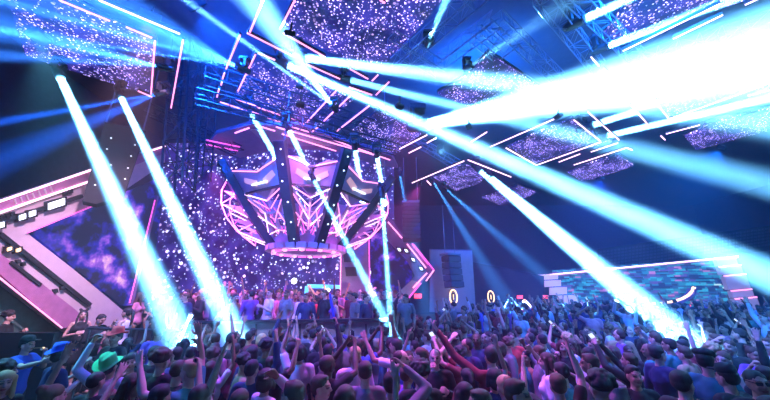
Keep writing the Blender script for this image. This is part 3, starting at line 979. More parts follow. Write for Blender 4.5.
SB = (.004, .09, 1.)
AZR = (.004, .16, 1.)
VIO = (.40, .08, 1.)
MAGC = (.95, .10, .75)
wash(640, -60, 8.3, (9, 12, 0), 5400, 130, AZR, 'blue flood light added above the right half of the hall', 'blue flood lights')
wash(600, 180, 8.6, (10, 16, 3), 5400, 130, SB, 'blue flood light added above the right half of the hall', 'blue flood lights')
wash(720, 150, 8.6, (12, 16, 3), 7800, 130, AZR, 'blue flood light added above the right half of the hall', 'blue flood lights')
wash(200, 10, 8.4, (-3, 7, 7), 7800, 150, SB, 'blue flood light added high over the left ceiling panel', None)
wash(150, -60, 8.4, (-2, 8, 12), 5400, 150, SB, 'blue flood light added high over the left ceiling panel, farther one', None)
wash(420, -60, 8.6, (1, 6, 11), 2600, 150, SB, 'blue flood light added to brighten the ceiling over the camera', None)
wash(470, 90, 8.9, (5, 12, 12), 4600, 160, AZR, 'blue flood light added to brighten the ceiling over the right', None)
wash(212, 168, 6.4, (-4.6, 11.4, 1.2), 3200, 70, (.85, .12, .9), 'magenta flood light added to brighten the stage crowd', 'magenta stage flood lights')
wash(420, 186, 6.4, (-1.6, 11.2, 1.2), 3200, 70, MAGC, 'magenta flood light added to brighten the stage crowd', 'magenta stage flood lights')
wash(300, 90, 7.3, (-2.8, 10.5, 5.4), 1500, 50, (.9, .2, .9), 'magenta flood light added to brighten the chandelier', None)
# added back lights over the dance floor, aimed towards the camera end
for i, (px, py, tx, ty, c, W) in enumerate(((300, 128, -1.5, 4.5, (.55, .08, 1.), 6000), (400, 130, 1.0, 4.5, (.9, .12, .8), 6000), (470, 150, 3.0, 6, VIO, 6000), (560, 140, 5.5, 6.5, (.30, .22, 1.), 5000), (620, 120, 7.5, 8., (.02, .3, 1.), 4200))):
    wash(px, py - 20, 6.3, (tx, ty, 1.2), W * .32, 62, c, 'dance floor flood light added to brighten the crowd, ' + ('leftmost', 'second from the left', 'third from the left', 'fourth from the left', 'rightmost')[i] + ' of five', 'dance floor flood lights')
wash(40, 40, 7.8, (-4.4, 5.5, 1.5), 5200, 42, (.15, .65, 1.), 'cyan flood light added to brighten the people by the railing', None)
wash(290, 40, 6.6, (-2.6, 8.3, 1.4), 1500, 46, (.6, .45, 1.), 'violet flood light added to brighten the booth front', None)
wash(150, 20, 8.0, (-7.6, 8.5, 3), 6000, 55, (.85, .45, .75), 'rose flood light added to brighten the chevron frame', None)
# ================================================================== people
import numpy as np
def remesh(mb, voxel, m, name, smooth=2, iters=None):
    me = bpy.data.meshes.new('raw')
    mb.bm.to_mesh(me); mb.bm.free()
    o = bpy.data.objects.new('raw', me)
    COL.objects.link(o)
    r = o.modifiers.new('r', 'REMESH'); r.mode = 'VOXEL'; r.voxel_size = voxel; r.adaptivity = 0
    s = o.modifiers.new('s', 'SMOOTH'); s.factor = .5; s.iterations = smooth
    dg = bpy.context.evaluated_depsgraph_get()
    dg.update()
    out = bpy.data.meshes.new_from_object(o.evaluated_get(dg))
    out.name = name
    bpy.data.objects.remove(o)
    bpy.data.meshes.remove(me)
    out.materials.clear(); out.materials.append(m)
    out.polygons.foreach_set('use_smooth', [True] * len(out.polygons))
    return out

def chain(mb, pts, rs, n=10):
    for i in range(len(pts) - 1):
        mb.cap(pts[i], pts[i + 1], rs[i], rs[i + 1], n)

SHL = [Vector((s * .185, -.005, 1.415)) for s in (-1, 1)]
ARMS = {
    'down': ((.25, -.03, 1.13), (.25, .09, .90), 'rest'),
    'up': ((.30, .08, 1.68), (.24, .12, 1.95), 'open'),
    'high': ((.22, .06, 1.72), (.13, .10, 2.00), 'point'),
    'fist': ((.33, .12, 1.60), (.27, .20, 1.87), 'fist'),
    'fwd': ((.27, .27, 1.48), (.20, .42, 1.72), 'open'),
    'drink': ((.26, .04, 1.16), (.14, .27, 1.29), 'fist'),
    'phone': ((.25, .22, 1.36), (.09, .42, 1.58), 'fist'),
    'phoneup': ((.26, .22, 1.55), (.08, .36, 1.83), 'fist'),
    'wide': ((.44, .05, 1.50), (.62, .14, 1.70), 'open'),
    'chest': ((.25, .02, 1.15), (.05, .24, 1.22), 'rest'),
    'mouth': ((.24, .16, 1.25), (.07, .24, 1.50), 'fist'),
    'bend': ((.38, .10, 1.56), (.16, .20, 1.74), 'rest'),
    'reach': ((.30, .26, 1.35), (.34, .52, 1.42), 'open'),
}
def hand(mb, wr, el, side, kind):
    a = (wr - el).normalized()
    inward = Vector((-side, 0, 0))
    n = (inward - a * inward.dot(a))
    if n.length < .1: n = Vector((0, 1, 0))
    n.normalize()
    s = a.cross(n)                       # across the palm
    if s.dot(Vector((0, 1, 0))) < 0 and abs(s.y) > .3: s = -s
    curl = {'rest': .5, 'open': .12, 'fist': 1.6, 'point': 1.5}[kind]
    for k in (-.027, 0, .027):
        mb.cap(wr + a * .01 + s * k * .6, wr + a * .085 + s * k, .016, .015, 8)
    for i, (k, L) in enumerate(((.033, .068), (.011, .078), (-.011, .073), (-.032, .058))):
        c = curl
        if kind == 'point' and i < 2: c = .05
        sp = .0 if kind in ('fist', 'rest') else .22 * k / .033
        b = wr + a * .092 + s * k
        d1 = (a * math.cos(c * .55) + n * math.sin(c * .55) + s * sp).normalized()
        d2 = (a * math.cos(c * 1.3) + n * math.sin(c * 1.3) + s * sp).normalized()
        m1 = b + d1 * L * .52; e = m1 + d2 * L * .5
        mb.cap(b, m1, .0105, .0098, 7); mb.cap(m1, e, .0098, .0088, 7)
    b = wr + a * .03 + s * .028
    t1 = b + (a * .6 + s * .75 + n * .3).normalized() * .042
    t2 = t1 + (a * .85 + s * (.1 if kind == 'fist' else .45) + n * (.8 if kind == 'fist' else .2)).normalized() * .034
    mb.cap(b, t1, .014, .0118, 7); mb.cap(t1, t2, .0118, .010, 7)
    return wr + a * .085 + n * .03, a, n, s

HEADC = Vector((0, .02, 1.625))
def head_shapes(mb, yaw, nod, male):
    Q = Matrix.Translation((0, 0, 1.50)) @ Matrix.Rotation(yaw, 4, 'Z') @ Matrix.Rotation(nod, 4, 'X') @ Matrix.Translation((0, 0, -1.50))
    h = lambda x, y, z: Q @ Vector((x, y, z))
    def b(c, r):
        mtx = Q @ Matrix.Translation(Vector(c)) @ Matrix.Diagonal((*r, 1))
        bmesh.ops.create_icosphere(mb.bm, subdivisions=3, radius=1, matrix=mtx)
    b((0, -.005, 1.655), (.074, .092, .088))       # skull
    b((0, .018, 1.612), (.064, .078, .092))        # face
    b((0, .050, 1.558), (.040 if male else .033, .040, .034))   # chin
    for s in (-1, 1):
        mb.cap(h(s * .052, .0, 1.585), h(s * .02, .058, 1.55), .022 if male else .018, .018, 10)    # jaw
        b((s * .034, .070, 1.602), (.022, .020, .022))       # cheek
        b((s * .076, -.005, 1.618), (.009, .020, .032))      # ear
        mb.cap(h(s * .012, .088, 1.658), h(s * .045, .076, 1.658), .010, .009, 8)   # brow
        b((s * .031, .080, 1.640), (.0125, .010, .008))      # eye
    mb.cap(h(0, .090, 1.648), h(0, .110, 1.612), .009, .0125, 8)     # nose
    b((0, .100, 1.606), (.018, .012, .009))
    b((0, .087, 1.581), (.024, .012, .0065)); b((0, .085, 1.570), (.020, .012, .0068))    # lips
    return Q

def pose_mesh(armL, armR, yaw, nod=0., male=True, lean=0., vox=.0085, headless=False):
    """body, and the joints the clothes follow"""
    mb = MB()
    w_ = 1. if male else .88
    Q = head_shapes(mb, yaw, nod, male)
    mb.cap((0, -.012, 1.44), (0, 0, 1.56), .058 * w_, .052 * w_)
    # trunk
    chain(mb, [(0, 0, .95), (0, .005, 1.10), (0, 0, 1.28), (0, -.005, 1.38)], [.13, .105 * w_, .12 * w_, .10])
    for s in (-1, 1):
        mb.ball((s * .075 * w_, 0, 1.30), (.095, .095, .14)); mb.ball((s * .08, -.01, .93), (.095, .10, .11))
        mb.cap((s * .05, -.01, 1.445), (s * .165 * w_, -.005, 1.425), .045, .052)
        chain(mb, [(s * .09, 0, .88), (s * .10, .01, .50), (s * .10, -.015, .10)], [.088, .058, .038])
        mb.cap((s * .10, -.02, .04), (s * .115, .15, .03), .036, .030)
        if not male: mb.ball((s * .07, .085, 1.30), .055)
    J = []
    for s, nm in ((-1, armL), (1, armR)):
        spec = ARMS[nm] if isinstance(nm, str) else nm
        el = Vector((s * spec[0][0], spec[0][1], spec[0][2])); wr = Vector((s * spec[1][0], spec[1][1], spec[1][2]))
        sh = Vector((s * .178 * w_, -.005, 1.415))
        r = .047 * (1 if male else .82)
        chain(mb, [sh, sh.lerp(el, .5), el, el.lerp(wr, .35), wr], [r * 1.12, r, r * .82, r * .86, r * .56])
        mb.cap(wr, wr + (wr - el).normalized() * .02, .026, .024, 8)
        hf = hand(mb, wr, el, s, spec[2])
        J.append((sh, el, wr, hf))
    me = remesh(mb, vox, M['skin'], 'person', 2)
    # natural colouring of lips, eyes and brows
    n = len(me.vertices)
    co = np.empty(n * 3); me.vertices.foreach_get('co', co); co = co.reshape(-1, 3)
    Qi = np.array(Q.inverted()); lc = co @ Qi[:3, :3].T + Qi[:3, 3]
    col = np.ones((n, 4))
    ax = np.abs(lc[:, 0]); y, z = lc[:, 1], lc[:, 2]
    front = y > .055
    def put(mask, c): col[mask, :3] = c
    put(front & (((ax - .031) / .019) ** 2 + ((z - 1.640) / .0095) ** 2 < 1), (.25, .2, .2))
    put(front & (ax > .010) & (ax < .052) & (np.abs(z - 1.661 - .1 * (.03 - np.abs(ax - .03))) < .006), (.22, .18, .16))
    put(front & ((ax / .026) ** 2 + ((z - 1.5755) / .011) ** 2 < 1), (.75, .35, .35))
    at_ = me.color_attributes.new('tint', 'FLOAT_COLOR', 'POINT')
    at_.data.foreach_set('color', col.ravel())
    return me, J, Q

def shirt_mesh(J, male, sleeve, hem=.90, vox=.015):
    """sleeve: 0 none, .5 to the upper arm, 1 to the wrist"""
    mb = MB()
    w_ = 1. if male else .90
    chain(mb, [(0, 0, hem + .06), (0, .005, 1.10), (0, 0, 1.28), (0, -.01, 1.375)], [.150, .128 * w_, .143 * w_, .118], 14)
    for s in (-1, 1):
        mb.ball((s * .075 * w_, 0, 1.30), (.115, .112, .155)); mb.ball((s * .075, -.005, hem + .07), (.105, .115, .10))
        if sleeve or male: mb.cap((s * .055, -.012, 1.440), (s * .165 * w_, -.005, 1.428), .052, .062)
        if not male: mb.ball((s * .07, .085, 1.30), .068)
    for s, (sh, el, wr, hf) in zip((-1, 1), J):
        r = .064 if male else .052
        if sleeve:
            chain(mb, [sh, sh.lerp(el, .5)], [r * 1.05, r])
            if sleeve < .6: mb.cap(sh.lerp(el, .5), sh.lerp(el, .62), r, r * .98)
            else: chain(mb, [sh.lerp(el, .5), el, wr.lerp(el, .08)], [r, r * .85, r * .62])
    return remesh(mb, vox, M['cloth'], 'shirt', 3)

def legs_mesh(male, skirt=False):
    mb = MB()
    if skirt:
        chain(mb, [(0, 0, .96), (0, 0, .80), (0, 0, .62)], [.145, .17, .17])
        for s in (-1, 1): mb.cap((s * .07, 0, .9), (s * .08, .0, .55), .11, .10)
    else:
        mb.cap((0, 0, .97), (0, 0, .90), .13, .13)
        for s in (-1, 1):
            mb.ball((s * .075, -.01, .93), (.11, .115, .12))
            chain(mb, [(s * .09, 0, .88), (s * .10, .01, .50), (s * .10, -.01, .09)], [.105, .078, .066])
    return remesh(mb, .018, M['cloth'], 'skirt' if skirt else 'trousers', 3)

def hair_mesh(style):
    mb = MB()
    B = lambda c, r: bmesh.ops.create_icosphere(mb.bm, subdivisions=3, radius=1, matrix=Matrix.Translation(Vector(c)) @ Matrix.Diagonal((*r, 1)))
    if style == 'short':
        B((0, -.018, 1.678), (.083, .095, .082)); B((0, -.040, 1.640), (.078, .072, .075)); B((0, .030, 1.728), (.055, .045, .022))
    elif style == 'buzz':
        B((0, -.014, 1.672), (.079, .095, .079)); B((0, -.035, 1.64), (.074, .072, .07))
    elif style == 'curly':
        rr = random.Random(3)
        B((0, -.02, 1.69), (.10, .105, .09))
        for i in range(60):
            a = rr.uniform(0, math.tau); e = rr.uniform(-.2, 1.4)
            q = Vector((math.cos(a) * math.cos(e) * .10, -.03 + math.sin(a) * math.cos(e) * .10, 1.69 + math.sin(e) * .09))
            if q.y > .05 and q.z < 1.70: continue
            B(q, (.026, .026, .026))
    elif style == 'long':
        B((0, -.016, 1.680), (.088, .100, .084)); B((0, -.045, 1.62), (.088, .075, .10))
        for x in (-.07, -.035, 0, .035, .07):
            chain(mb, [(x, -.06, 1.66), (x * 1.25, -.095, 1.50), (x * 1.35, -.115, 1.34), (x * 1.1, -.11, 1.24)], [.040, .038, .034, .018])
        for s in (-1, 1):
            chain(mb, [(s * .078, .015, 1.68), (s * .088, .0, 1.57), (s * .10, .02, 1.44), (s * .10, .05, 1.34)], [.026, .026, .026, .014])
    elif style == 'bob':
        B((0, -.016, 1.680), (.090, .102, .086)); B((0, -.04, 1.61), (.094, .078, .095))
        for s in (-1, 1): chain(mb, [(s * .080, .02, 1.68), (s * .092, .01, 1.56)], [.026, .024])
    elif style in ('bun', 'buns'):
        B((0, -.016, 1.678), (.083, .096, .080)); B((0, -.04, 1.635), (.078, .07, .07))
        if style == 'bun': B((0, -.10, 1.73), (.042, .042, .042))
        else:
            for s in (-1, 1):
                B((s * .065, -.02, 1.765), (.032, .032, .032))
                chain(mb, [(s * .075, .02, 1.67), (s * .09, .02, 1.55), (s * .095, .06, 1.38), (s * .09, .08, 1.25)], [.02, .024, .024, .012])
    elif style == 'pony':
        B((0, -.016, 1.678), (.083, .096, .080)); B((0, -.04, 1.635), (.078, .07, .07))
        chain(mb, [(0, -.10, 1.70), (0, -.15, 1.62), (0, -.15, 1.45), (0, -.13, 1.34)], [.028, .034, .030, .014])
    elif style == 'receding':
        B((0, -.030, 1.668), (.082, .085, .078)); B((0, -.04, 1.63), (.078, .07, .07))
    me = remesh(mb, .011, M['hair'], 'hair', 2)
    # jitter along strands for a hair-like surface
    n = len(me.vertices)
    co = np.empty(n * 3); me.vertices.foreach_get('co', co); co = co.reshape(-1, 3)
    ang = np.arctan2(co[:, 0], -co[:, 1] + .02)
    k = 1 + .018 * np.sin(ang * 34 + co[:, 2] * 9)
    c0 = np.array([0, -.02]); co[:, :2] = (co[:, :2] - c0) * k[:, None] + c0
    me.vertices.foreach_set('co', co.ravel()); me.update()
    return me

def hat_mesh(style):
    mb = MB()
    bm = mb.bm
    def ring_surface(prof, mod=None, cap=True, n=28):
        rows = []
        for r, z in prof:
            row = []
            for i in range(n):
                a = i * math.tau / n
                x, y = math.cos(a) * r * .92, math.sin(a) * r * 1.05
                zz = z
                if mod: x, y, zz = mod(x, y, zz, r)
                row.append(bm.verts.new((x, y - .01, zz)))
            rows.append(row)
        for j in range(len(rows) - 1):
            for i in range(n):
                bm.faces.new((rows[j][i], rows[j][(i + 1) % n], rows[j + 1][(i + 1) % n], rows[j + 1][i]))
        if cap: bm.faces.new(rows[-1])
    if style == 'cowboy':
        def mod(x, y, z, r):
            if r > .10: z += .045 * (x / .16) ** 2 - .012 * (y / .17) ** 2
            elif z > 1.80: z -= .035 * math.exp(-(x / .03) ** 2)
            return x, y, z
        ring_surface([(.165, 1.700), (.168, 1.706), (.14, 1.702), (.104, 1.705), (.102, 1.74), (.096, 1.80), (.084, 1.838), (.05, 1.848), (.02, 1.846)], mod)
    elif style == 'cap':
        ring_surface([(.088, 1.69), (.092, 1.70), (.090, 1.74), (.075, 1.775), (.04, 1.79), (.01, 1.793)])
        mb.poly([(-.07, .06, 1.705), (-.05, .15, 1.70), (0, .175, 1.70), (.05, .15, 1.70), (.07, .06, 1.705)], (0, 0, .01))
    elif style == 'flat':
        def mod(x, y, z, r):
            return x, y + .03, z + (.012 if y < 0 else -.012) 
        ring_surface([(.090, 1.695), (.108, 1.715), (.118, 1.735), (.10, 1.76), (.05, 1.775), (.01, 1.776)], mod)
        mb.poly([(-.07, .08, 1.70), (-.045, .145, 1.69), (0, .16, 1.688), (.045, .145, 1.69), (.07, .08, 1.70)], (0, 0, .012))
    elif style == 'band':
        ring_surface([(.090, 1.69), (.097, 1.695), (.097, 1.72), (.088, 1.725)], None, False)
    bmesh.ops.recalc_face_normals(bm, faces=bm.faces)
    me = bpy.data.meshes.new('hat'); bm.to_mesh(me); bm.free()
    me.materials.append(M['cloth'])
    me.polygons.foreach_set('use_smooth', [True] * len(me.polygons))
    return me

HAIR = {k: hair_mesh(k) for k in ('short', 'buzz', 'curly', 'long', 'bob', 'bun', 'buns', 'pony', 'receding')}
HATS = {k: hat_mesh(k) for k in ('cowboy', 'cap', 'flat', 'band')}
LEGS = {'trousers_m': legs_mesh(True), 'skirt': legs_mesh(False, True)}
POSES = {}
def get_pose(armL, armR, yaw, nod, male, vox=.0085):
    key = (armL, armR, yaw, nod, male)
    if key not in POSES:
        me, J, Q = pose_mesh(armL, armR, math.radians(yaw), math.radians(nod), male, vox=vox)
        POSES[key] = dict(body=me, J=J, Q=Q, shirts={}, male=male)
    return POSES[key]
def get_shirt(P, sleeve):
    if sleeve not in P['shirts']:
        P['shirts'][sleeve] = shirt_mesh(P['J'], P['male'], sleeve)
    return P['shirts'][sleeve]

SKINS = {'light': (.62, .40, .30), 'tan': (.46, .27, .18), 'brown': (.24, .13, .08), 'dark': (.10, .055, .035)}
HCOL = {'black': (.022, .018, .020), 'dark brown': (.06, .034, .022), 'brown': (.10, .05, .03), 'blonde': (.55, .36, .17), 'grey': (.35, .33, .32)}
CCOL = {'black': (.012, .012, .015), 'white': (.72, .72, .74), 'navy': (.02, .03, .10), 'blue': (.03, .10, .50), 'grey': (.18, .18, .20), 'maroon': (.20, .02, .04), 'teal': (.03, .20, .22),
        'rose': (.55, .20, .28), 'dark green': (.02, .08, .04), 'violet': (.20, .08, .35), 'tan': (.35, .24, .14), 'red': (.85, .05, .05), 'green': (.05, .6, .18)}

def add(name, me, col, parent, mtx=None):
    o = bpy.data.objects.new(name, me)
    COL.objects.link(o)
    o.color = (*col, 1)
    o.parent = parent
    if mtx is not None: o.matrix_basis = mtx
    return o

placed = []
def person(loc, yaw, s, armL='down', armR='down', hyaw=0, nod=0, male=True, sleeve=.5, hair='short', hcol='black', skin='light', cloth='black',
           legs='black', skirt=False, hat=None, hatcol='black', label=None, group=None, vox=.0085):
    P = get_pose(armL, armR, hyaw, nod, male, vox)
    b = bpy.data.objects.new('person', P['body'])
    COL.objects.link(b)
    jit = R.uniform(.88, 1.1)
    b.color = (*[c * jit for c in SKINS[skin]], 1)
    b.location = loc
    b.rotation_euler = (0, 0, math.radians(yaw))
    b.scale = (s, s, s)
    tag(b, label, 'person', group)
    add('shirt', get_shirt(P, sleeve), CCOL[cloth], b)
    add('skirt' if skirt else 'trousers', LEGS['skirt' if skirt else 'trousers_m'], CCOL[legs], b)
    if hair: add('hair', HAIR[hair], HCOL[hcol], b, P['Q'])
    if hat: add('hat', HATS[hat], CCOL[hatcol], b, P['Q'])
    placed.append((loc[0], loc[1]))
    b['_P'] = 0
    del b['_P']
    return b, P

def headpos(px, py, s=1., floor=None):
    """feet position of a person whose head shows at px, py"""
    fl = 0. if floor is None else floor
    h = atz(px, py, fl + 1.63 * s)
    return Vector((h.x, h.y, fl))

def held(obj, P, side, name, m, dims, label, cat, screen=None):
    """a thing in a hand: placed at the palm"""
    sh, el, wr, (c, a, n, s) = P['J'][side]
    mtx = Matrix.Translation(obj.location) @ Matrix.Rotation(obj.rotation_euler[2], 4, 'Z') @ Matrix.Scale(obj.scale[0], 4)
    X = s.copy(); Zv = a.copy(); Yv = Zv.cross(X)
    rot = Matrix((X, Yv, Zv)).transposed()
    rt = empty(name)
    rt.matrix_world = mtx @ Matrix.Translation(c + a * .05) @ rot.to_4x4()
    tag(rt, label, cat, 'lit phones held over the crowd' if label.startswith('phone of') else None)
    if cat == 'phone':
        MB().box((0, 0, 0), (.074, .010, .150), None, .003).build('case', M['black'], rt)
        MB().box((0, .0065, 0), (.066, .002, .138)).build('screen', M[screen or 'phone'], rt)
        MB().box((0, -.0062, 0), (.066, .003, .138)).build('screen_back', M[screen or 'glass'], rt)
        for k in (0, 1): MB().rod((.02, -.012, .04 + k * .022), (.02, -.006, .04 + k * .022), .008, n=10).build('camera_lens', M['glass'], rt)
    elif cat == 'glow stick':
        MB().cap((0, 0, -.05), (0, 0, .38), .022).build('foam_tube', m, rt)
        MB().rod((0, 0, -.09), (0, 0, -.05), .024).build('grip', M['black'], rt)
    elif cat == 'cigar':
        MB().rod((0, 0, -.02), (0, 0, .14), .009).build('cigar_body', m, rt)
        MB().rod((0, 0, .14), (0, 0, .15), .009).build('ember', M['warm'], rt)
    elif cat == 'drink':
        MB().rod((0, 0, -.06), (0, 0, .07), .030, .036, 14).build('cup', m, rt)
        MB().rod((0, 0, .065), (.02, 0, .15), .003).build('straw', M['black'], rt)
    return rt
M['phone'] = mat('phone_screen_glow', (.5, .5, .5), .3, emit=(.7, .8, 1.), estr=1.4)
M['foamblue'] = mat('blue_foam', (.05, .15, .8), .6)
M['cigar'] = mat('cigar_leaf', (.30, .17, .08), .8)
M['cup'] = mat('clear_cup', (.55, .6, .65), .2)

# ---- people one can single out ------------------------------------------------
H = []
def hero(px, py, yaw, s=1., floor=None, held_=None, **kw):
    b, P = person(headpos(px, py, s, floor), yaw, s, **kw)
    H.append((px, py, b))
    return b, P

b, P = hero(27, 345, -80, 1.03, armL='mouth', armR='reach', sleeve=.5, cloth='blue', hair='short', hat='cap', hatcol='black', skin='light', label='man in blue T-shirt and dark cap seen side-on with a cigar')
cg = empty('cigar')
cg.matrix_world = Matrix.Translation(b.location) @ Matrix.Rotation(b.rotation_euler[2], 4, 'Z') @ Matrix.Scale(b.scale[0], 4)
tag(cg, 'brown cigar in the mouth of the man in the blue T-shirt', 'cigar')
MB().rod((0, .10, 1.578), (.03, .27, 1.585), .011, .009).build('cigar_body', M['cigar'], cg)
MB().rod((.03, .27, 1.585), (.032, .285, 1.586), .009).build('ember', M['warm'], cg)
hero(60, 357, -22, 1.0, armL='drink', armR='drink', sleeve=.5, cloth='navy', hair='short', hat='cowboy', hatcol='blue', label='person in navy shirt under a blue cowboy hat, back turned')
hero(112, 366, 8, .98, armL=((.42, -.02, 1.60), (.36, .06, 1.93), 'fist'), armR='down', sleeve=1, cloth='white', hair='short', hat='cowboy', hatcol='green', nod=24, label='person in white shirt and bright green cowboy hat raising one arm')
hero(116, 338, 175, 1.04, floor=.0, armL='down', armR='drink', sleeve=.5, cloth='black', hair='short', hat='cowboy', hatcol='red', skin='light', label='man in black T-shirt facing the camera under a red hat')
hero(83, 315, -130, .98, floor=.4, male=False, armL='chest', armR='chest', sleeve=0, cloth='black', hair='buns', skirt=True, label='woman with two hair buns and long dark strands in black top')
hero(99, 319, -95, .95, floor=.4, armL='chest', armR='drink', nod=-25, sleeve=1, cloth='black', hair='short', label='person in black bending the head beside the woman with hair buns')
hero(127, 313, 95, 1.02, floor=.4, male=False, armL='down', armR='drink', sleeve=0, cloth='white', hair='pony', label='woman in sleeveless white top with dark ponytail behind the red hat')
hero(9, 317, -60, .98, floor=.4, armL='drink', armR='chest', sleeve=1, cloth='black', hair='curly', label='dark figure in front of the green stone at the left edge')
hero(3, 383, -120, .98, male=False, armL='chest', armR='chest', sleeve=.5, cloth='black', hair='long', hcol='blonde', label='blonde woman cut off by the left edge of the picture')
hero(131, 362, -150, .98, armL='down', armR='drink', sleeve=.5, cloth='black', hair='bob', skin='tan', label='person with dark bob close behind the green hat')
hero(133, 386, -75, .98, male=False, armL='chest', armR='mouth', sleeve=1, cloth='black', hair='long', hcol='dark brown', label='woman with long dark hair in profile below the green hat')
hero(52, 398, -20, .98, male=False, armL='up', armR='fwd', sleeve=.5, cloth='black', hair='bun', hcol='brown', label='person at the bottom edge with both hands up below the blue hat')
b, P = hero(160, 398, -12, .98, armL='down', armR='phoneup', sleeve=.5, cloth='black', hair='short', skin='tan', label='person holding a phone high beside the leftmost beam')
held(b, P, 1, 'phone', None, None, 'dark phone held up with its camera side showing near the leftmost beam', 'phone', 'glass')
hero(5, 372, -40, .97, armL='down', armR='down', sleeve=.5, cloth='black', hair='curly', label='dark-haired person behind the blonde woman at the left edge')
hero(96, 382, -5, .95, armL='down', armR='down', sleeve=.5, cloth='black', hair='buzz', label='person with cropped hair just under the white sleeve')
# middle
hero(321, 388, -95, 1.0, armL='down', armR='chest', sleeve=1, cloth='grey', hair='short', hcol='dark brown', label='man in profile facing right at the bottom centre, hand at his chin')
hero(365, 372, 5, 1.02, sleeve=.5, cloth='grey', hair='short', hcol='dark brown', label='person with thick brown hair from behind, right of the booth centre')
hero(252, 370, -10, .99, sleeve=1, cloth='navy', hair='short', armR='up', label='short-haired person in navy raising the right hand below the booth')
hero(420, 374, 8, 1.03, sleeve=1, cloth='black', hair='curly', label='big dark curly head from behind, bottom centre right')
hero(435, 358, 172, 1.02, armL='drink', armR='phone', sleeve=1, cloth='black', hair='receding', label='man with receding hair facing the camera over a phone')
hero(491, 357, 8, 1.06, armL=((.42, .18, 1.62), (.60, .30, 1.92), 'point'), armR='down', sleeve=1, cloth='maroon', hair='short', label='person in maroon shirt throwing one arm up with fingers raised')
hero(547, 362, 60, 1.0, armL='down', armR='bend', male=False, sleeve=.5, cloth='white', hair='long', hcol='dark brown', label='person in white top with one bare arm bent over the head')
hero(604, 353, 145, .98, male=False, armL='down', armR='drink', sleeve=0, cloth='rose', hair='long', hcol='blonde', label='blonde woman facing the camera in rose top')
hero(590, 356, -70, 1.0, armL='down', armR='down', sleeve=.5, cloth='white', hair='short', hyaw=0, label='dark-haired man in white turned towards the blonde woman')
hero(634, 376, 170, .97, armL='down', armR='down', sleeve=.5, cloth='black', hair='short', skin='tan', label='young face turned to the camera below the raised hands')
hero(658, 354, -85, 1.03, armL='down', armR='reach', sleeve=1, cloth='navy', hair='short', label='bearded man in navy profile reaching out before the twin beams')
hero(706, 362, -55, 1.05, armL='down', armR='drink', sleeve=1, cloth='teal', hair='short', hat='flat', hatcol='black', label='man in teal jacket wearing a dark flat cap at lower right')
hero(727, 378, 10, 1.0, armL='down', armR='down', sleeve=1, cloth='black', hair='short', hat='cap', hatcol='black', label='person in black cap seen from behind beside the flat cap man')
b, P = hero(757, 383, 160, 1.03, armL='down', armR='down', sleeve=1, cloth='black', hair='buzz', skin='tan', label='man with dark sunglasses facing the camera at the lower right corner')
g = MB()
for s_ in (-1, 1): g.box((s_ * .033, .098, 1.640), (.052, .012, .032), None, .004)
g.bar((-.06, .095, 1.645), (.06, .095, 1.645), .006, .006); g.bar((.062, .09, 1.645), (.08, -.01, 1.645), .006, .006); g.bar((-.062, .09, 1.645), (-.08, -.01, 1.645), .006, .006)
o = g.build('sunglasses', M['glass']); o.parent = b; o.matrix_basis = P['Q']
hero(616, 394, 5, .98, male=False, armL='down', armR='down', sleeve=.5, cloth='grey', hair='bob', hcol='grey', hat='band', hatcol='white', label='person with pale hair and white headband at the bottom edge')
hero(683, 384, -70, 1.03, armL='down', armR='down', sleeve=1, cloth='black', hair='short', skin='light', label='large dark head in profile at the bottom between headband and cap')
hero(765, 318, 60, 1.02, floor=.3, armL='wide', armR='up', sleeve=1, cloth='white', hair='short', label='person in pale shirt at the right edge with an arm stretched left')
hero(650, 325, 150, 1.04, floor=0., armL='down', armR='up', sleeve=1, cloth='white', hair='short', label='person in white standing in the landing spot of the twin beams')
hero(505, 388, 0, 1.0, male=False, armL='down', armR='down', sleeve=1, cloth='violet', hair='bun', hcol='blonde', label='person with blonde bun from behind at the bottom')
hero(600, 388, 5, 1.05, sleeve=1, cloth='black', hair='curly', label='large dark curly head from behind left of the headband')
hero(465, 396, 0, .98, male=False, sleeve=.5, cloth='black', hair='long', hcol='black', label='woman with long straight black hair at the bottom centre')
hero(345, 399, 2, .98, male=False, sleeve=1, cloth='grey', hair='long', hcol='dark brown', label='long-haired person cut off at the bottom beside the profile man')
b, P = hero(328, 352, 0, 1.0, armL='down', armR=((.18, .10, 1.74), (.10, .16, 2.04), 'fist'), sleeve=1, cloth='black', hair='short', label='person in black raising a blue foam stick before the booth')
held(b, P, 1, 'foam_stick', M['foamblue'], None, 'blue foam stick held up in front of the booth', 'glow stick')
b, P = hero(300, 353, 4, 1.0, armL='up', armR='down', sleeve=.5, cloth='white', hair='bob', label='person with dark bob in white T-shirt waving before the booth')

# ---- the rest of the crowd ----------------------------------------------------
PL = [('down', 'down', 0, 0), ('down', 'down', 35, 0), ('down', 'down', -35, -8), ('drink', 'down', 15, 0), ('down', 'up', 0, 10), ('up', 'down', -15, 8), ('up', 'fist', 0, 8), ('high', 'down', 0, 5),
      ('phoneup', 'phoneup', 0, 6), ('fwd', 'up', -10, 0), ('drink', 'mouth', 30, 0), ('down', 'bend', -25, 0)]
WT = [22, 14, 14, 10, 6, 5, 4, 4, 5, 3, 7, 3]
PHR = ['arms down', 'looking left', 'looking right', 'hand at chest', 'right hand raised', 'left hand raised', 'both hands raised', 'left hand pointing up',
       'filming overhead', 'both arms stretched ahead', 'hand at mouth', 'arm bent overhead']
HAIRN = {'short': 'short', 'buzz': 'cropped', 'curly': 'curly', 'long': 'long', 'bob': 'chin-length', 'bun': 'pinned-up', 'pony': 'ponytailed', 'receding': 'receding'}
def pick(): return R.choices(range(12), WT)[0]
rest = []
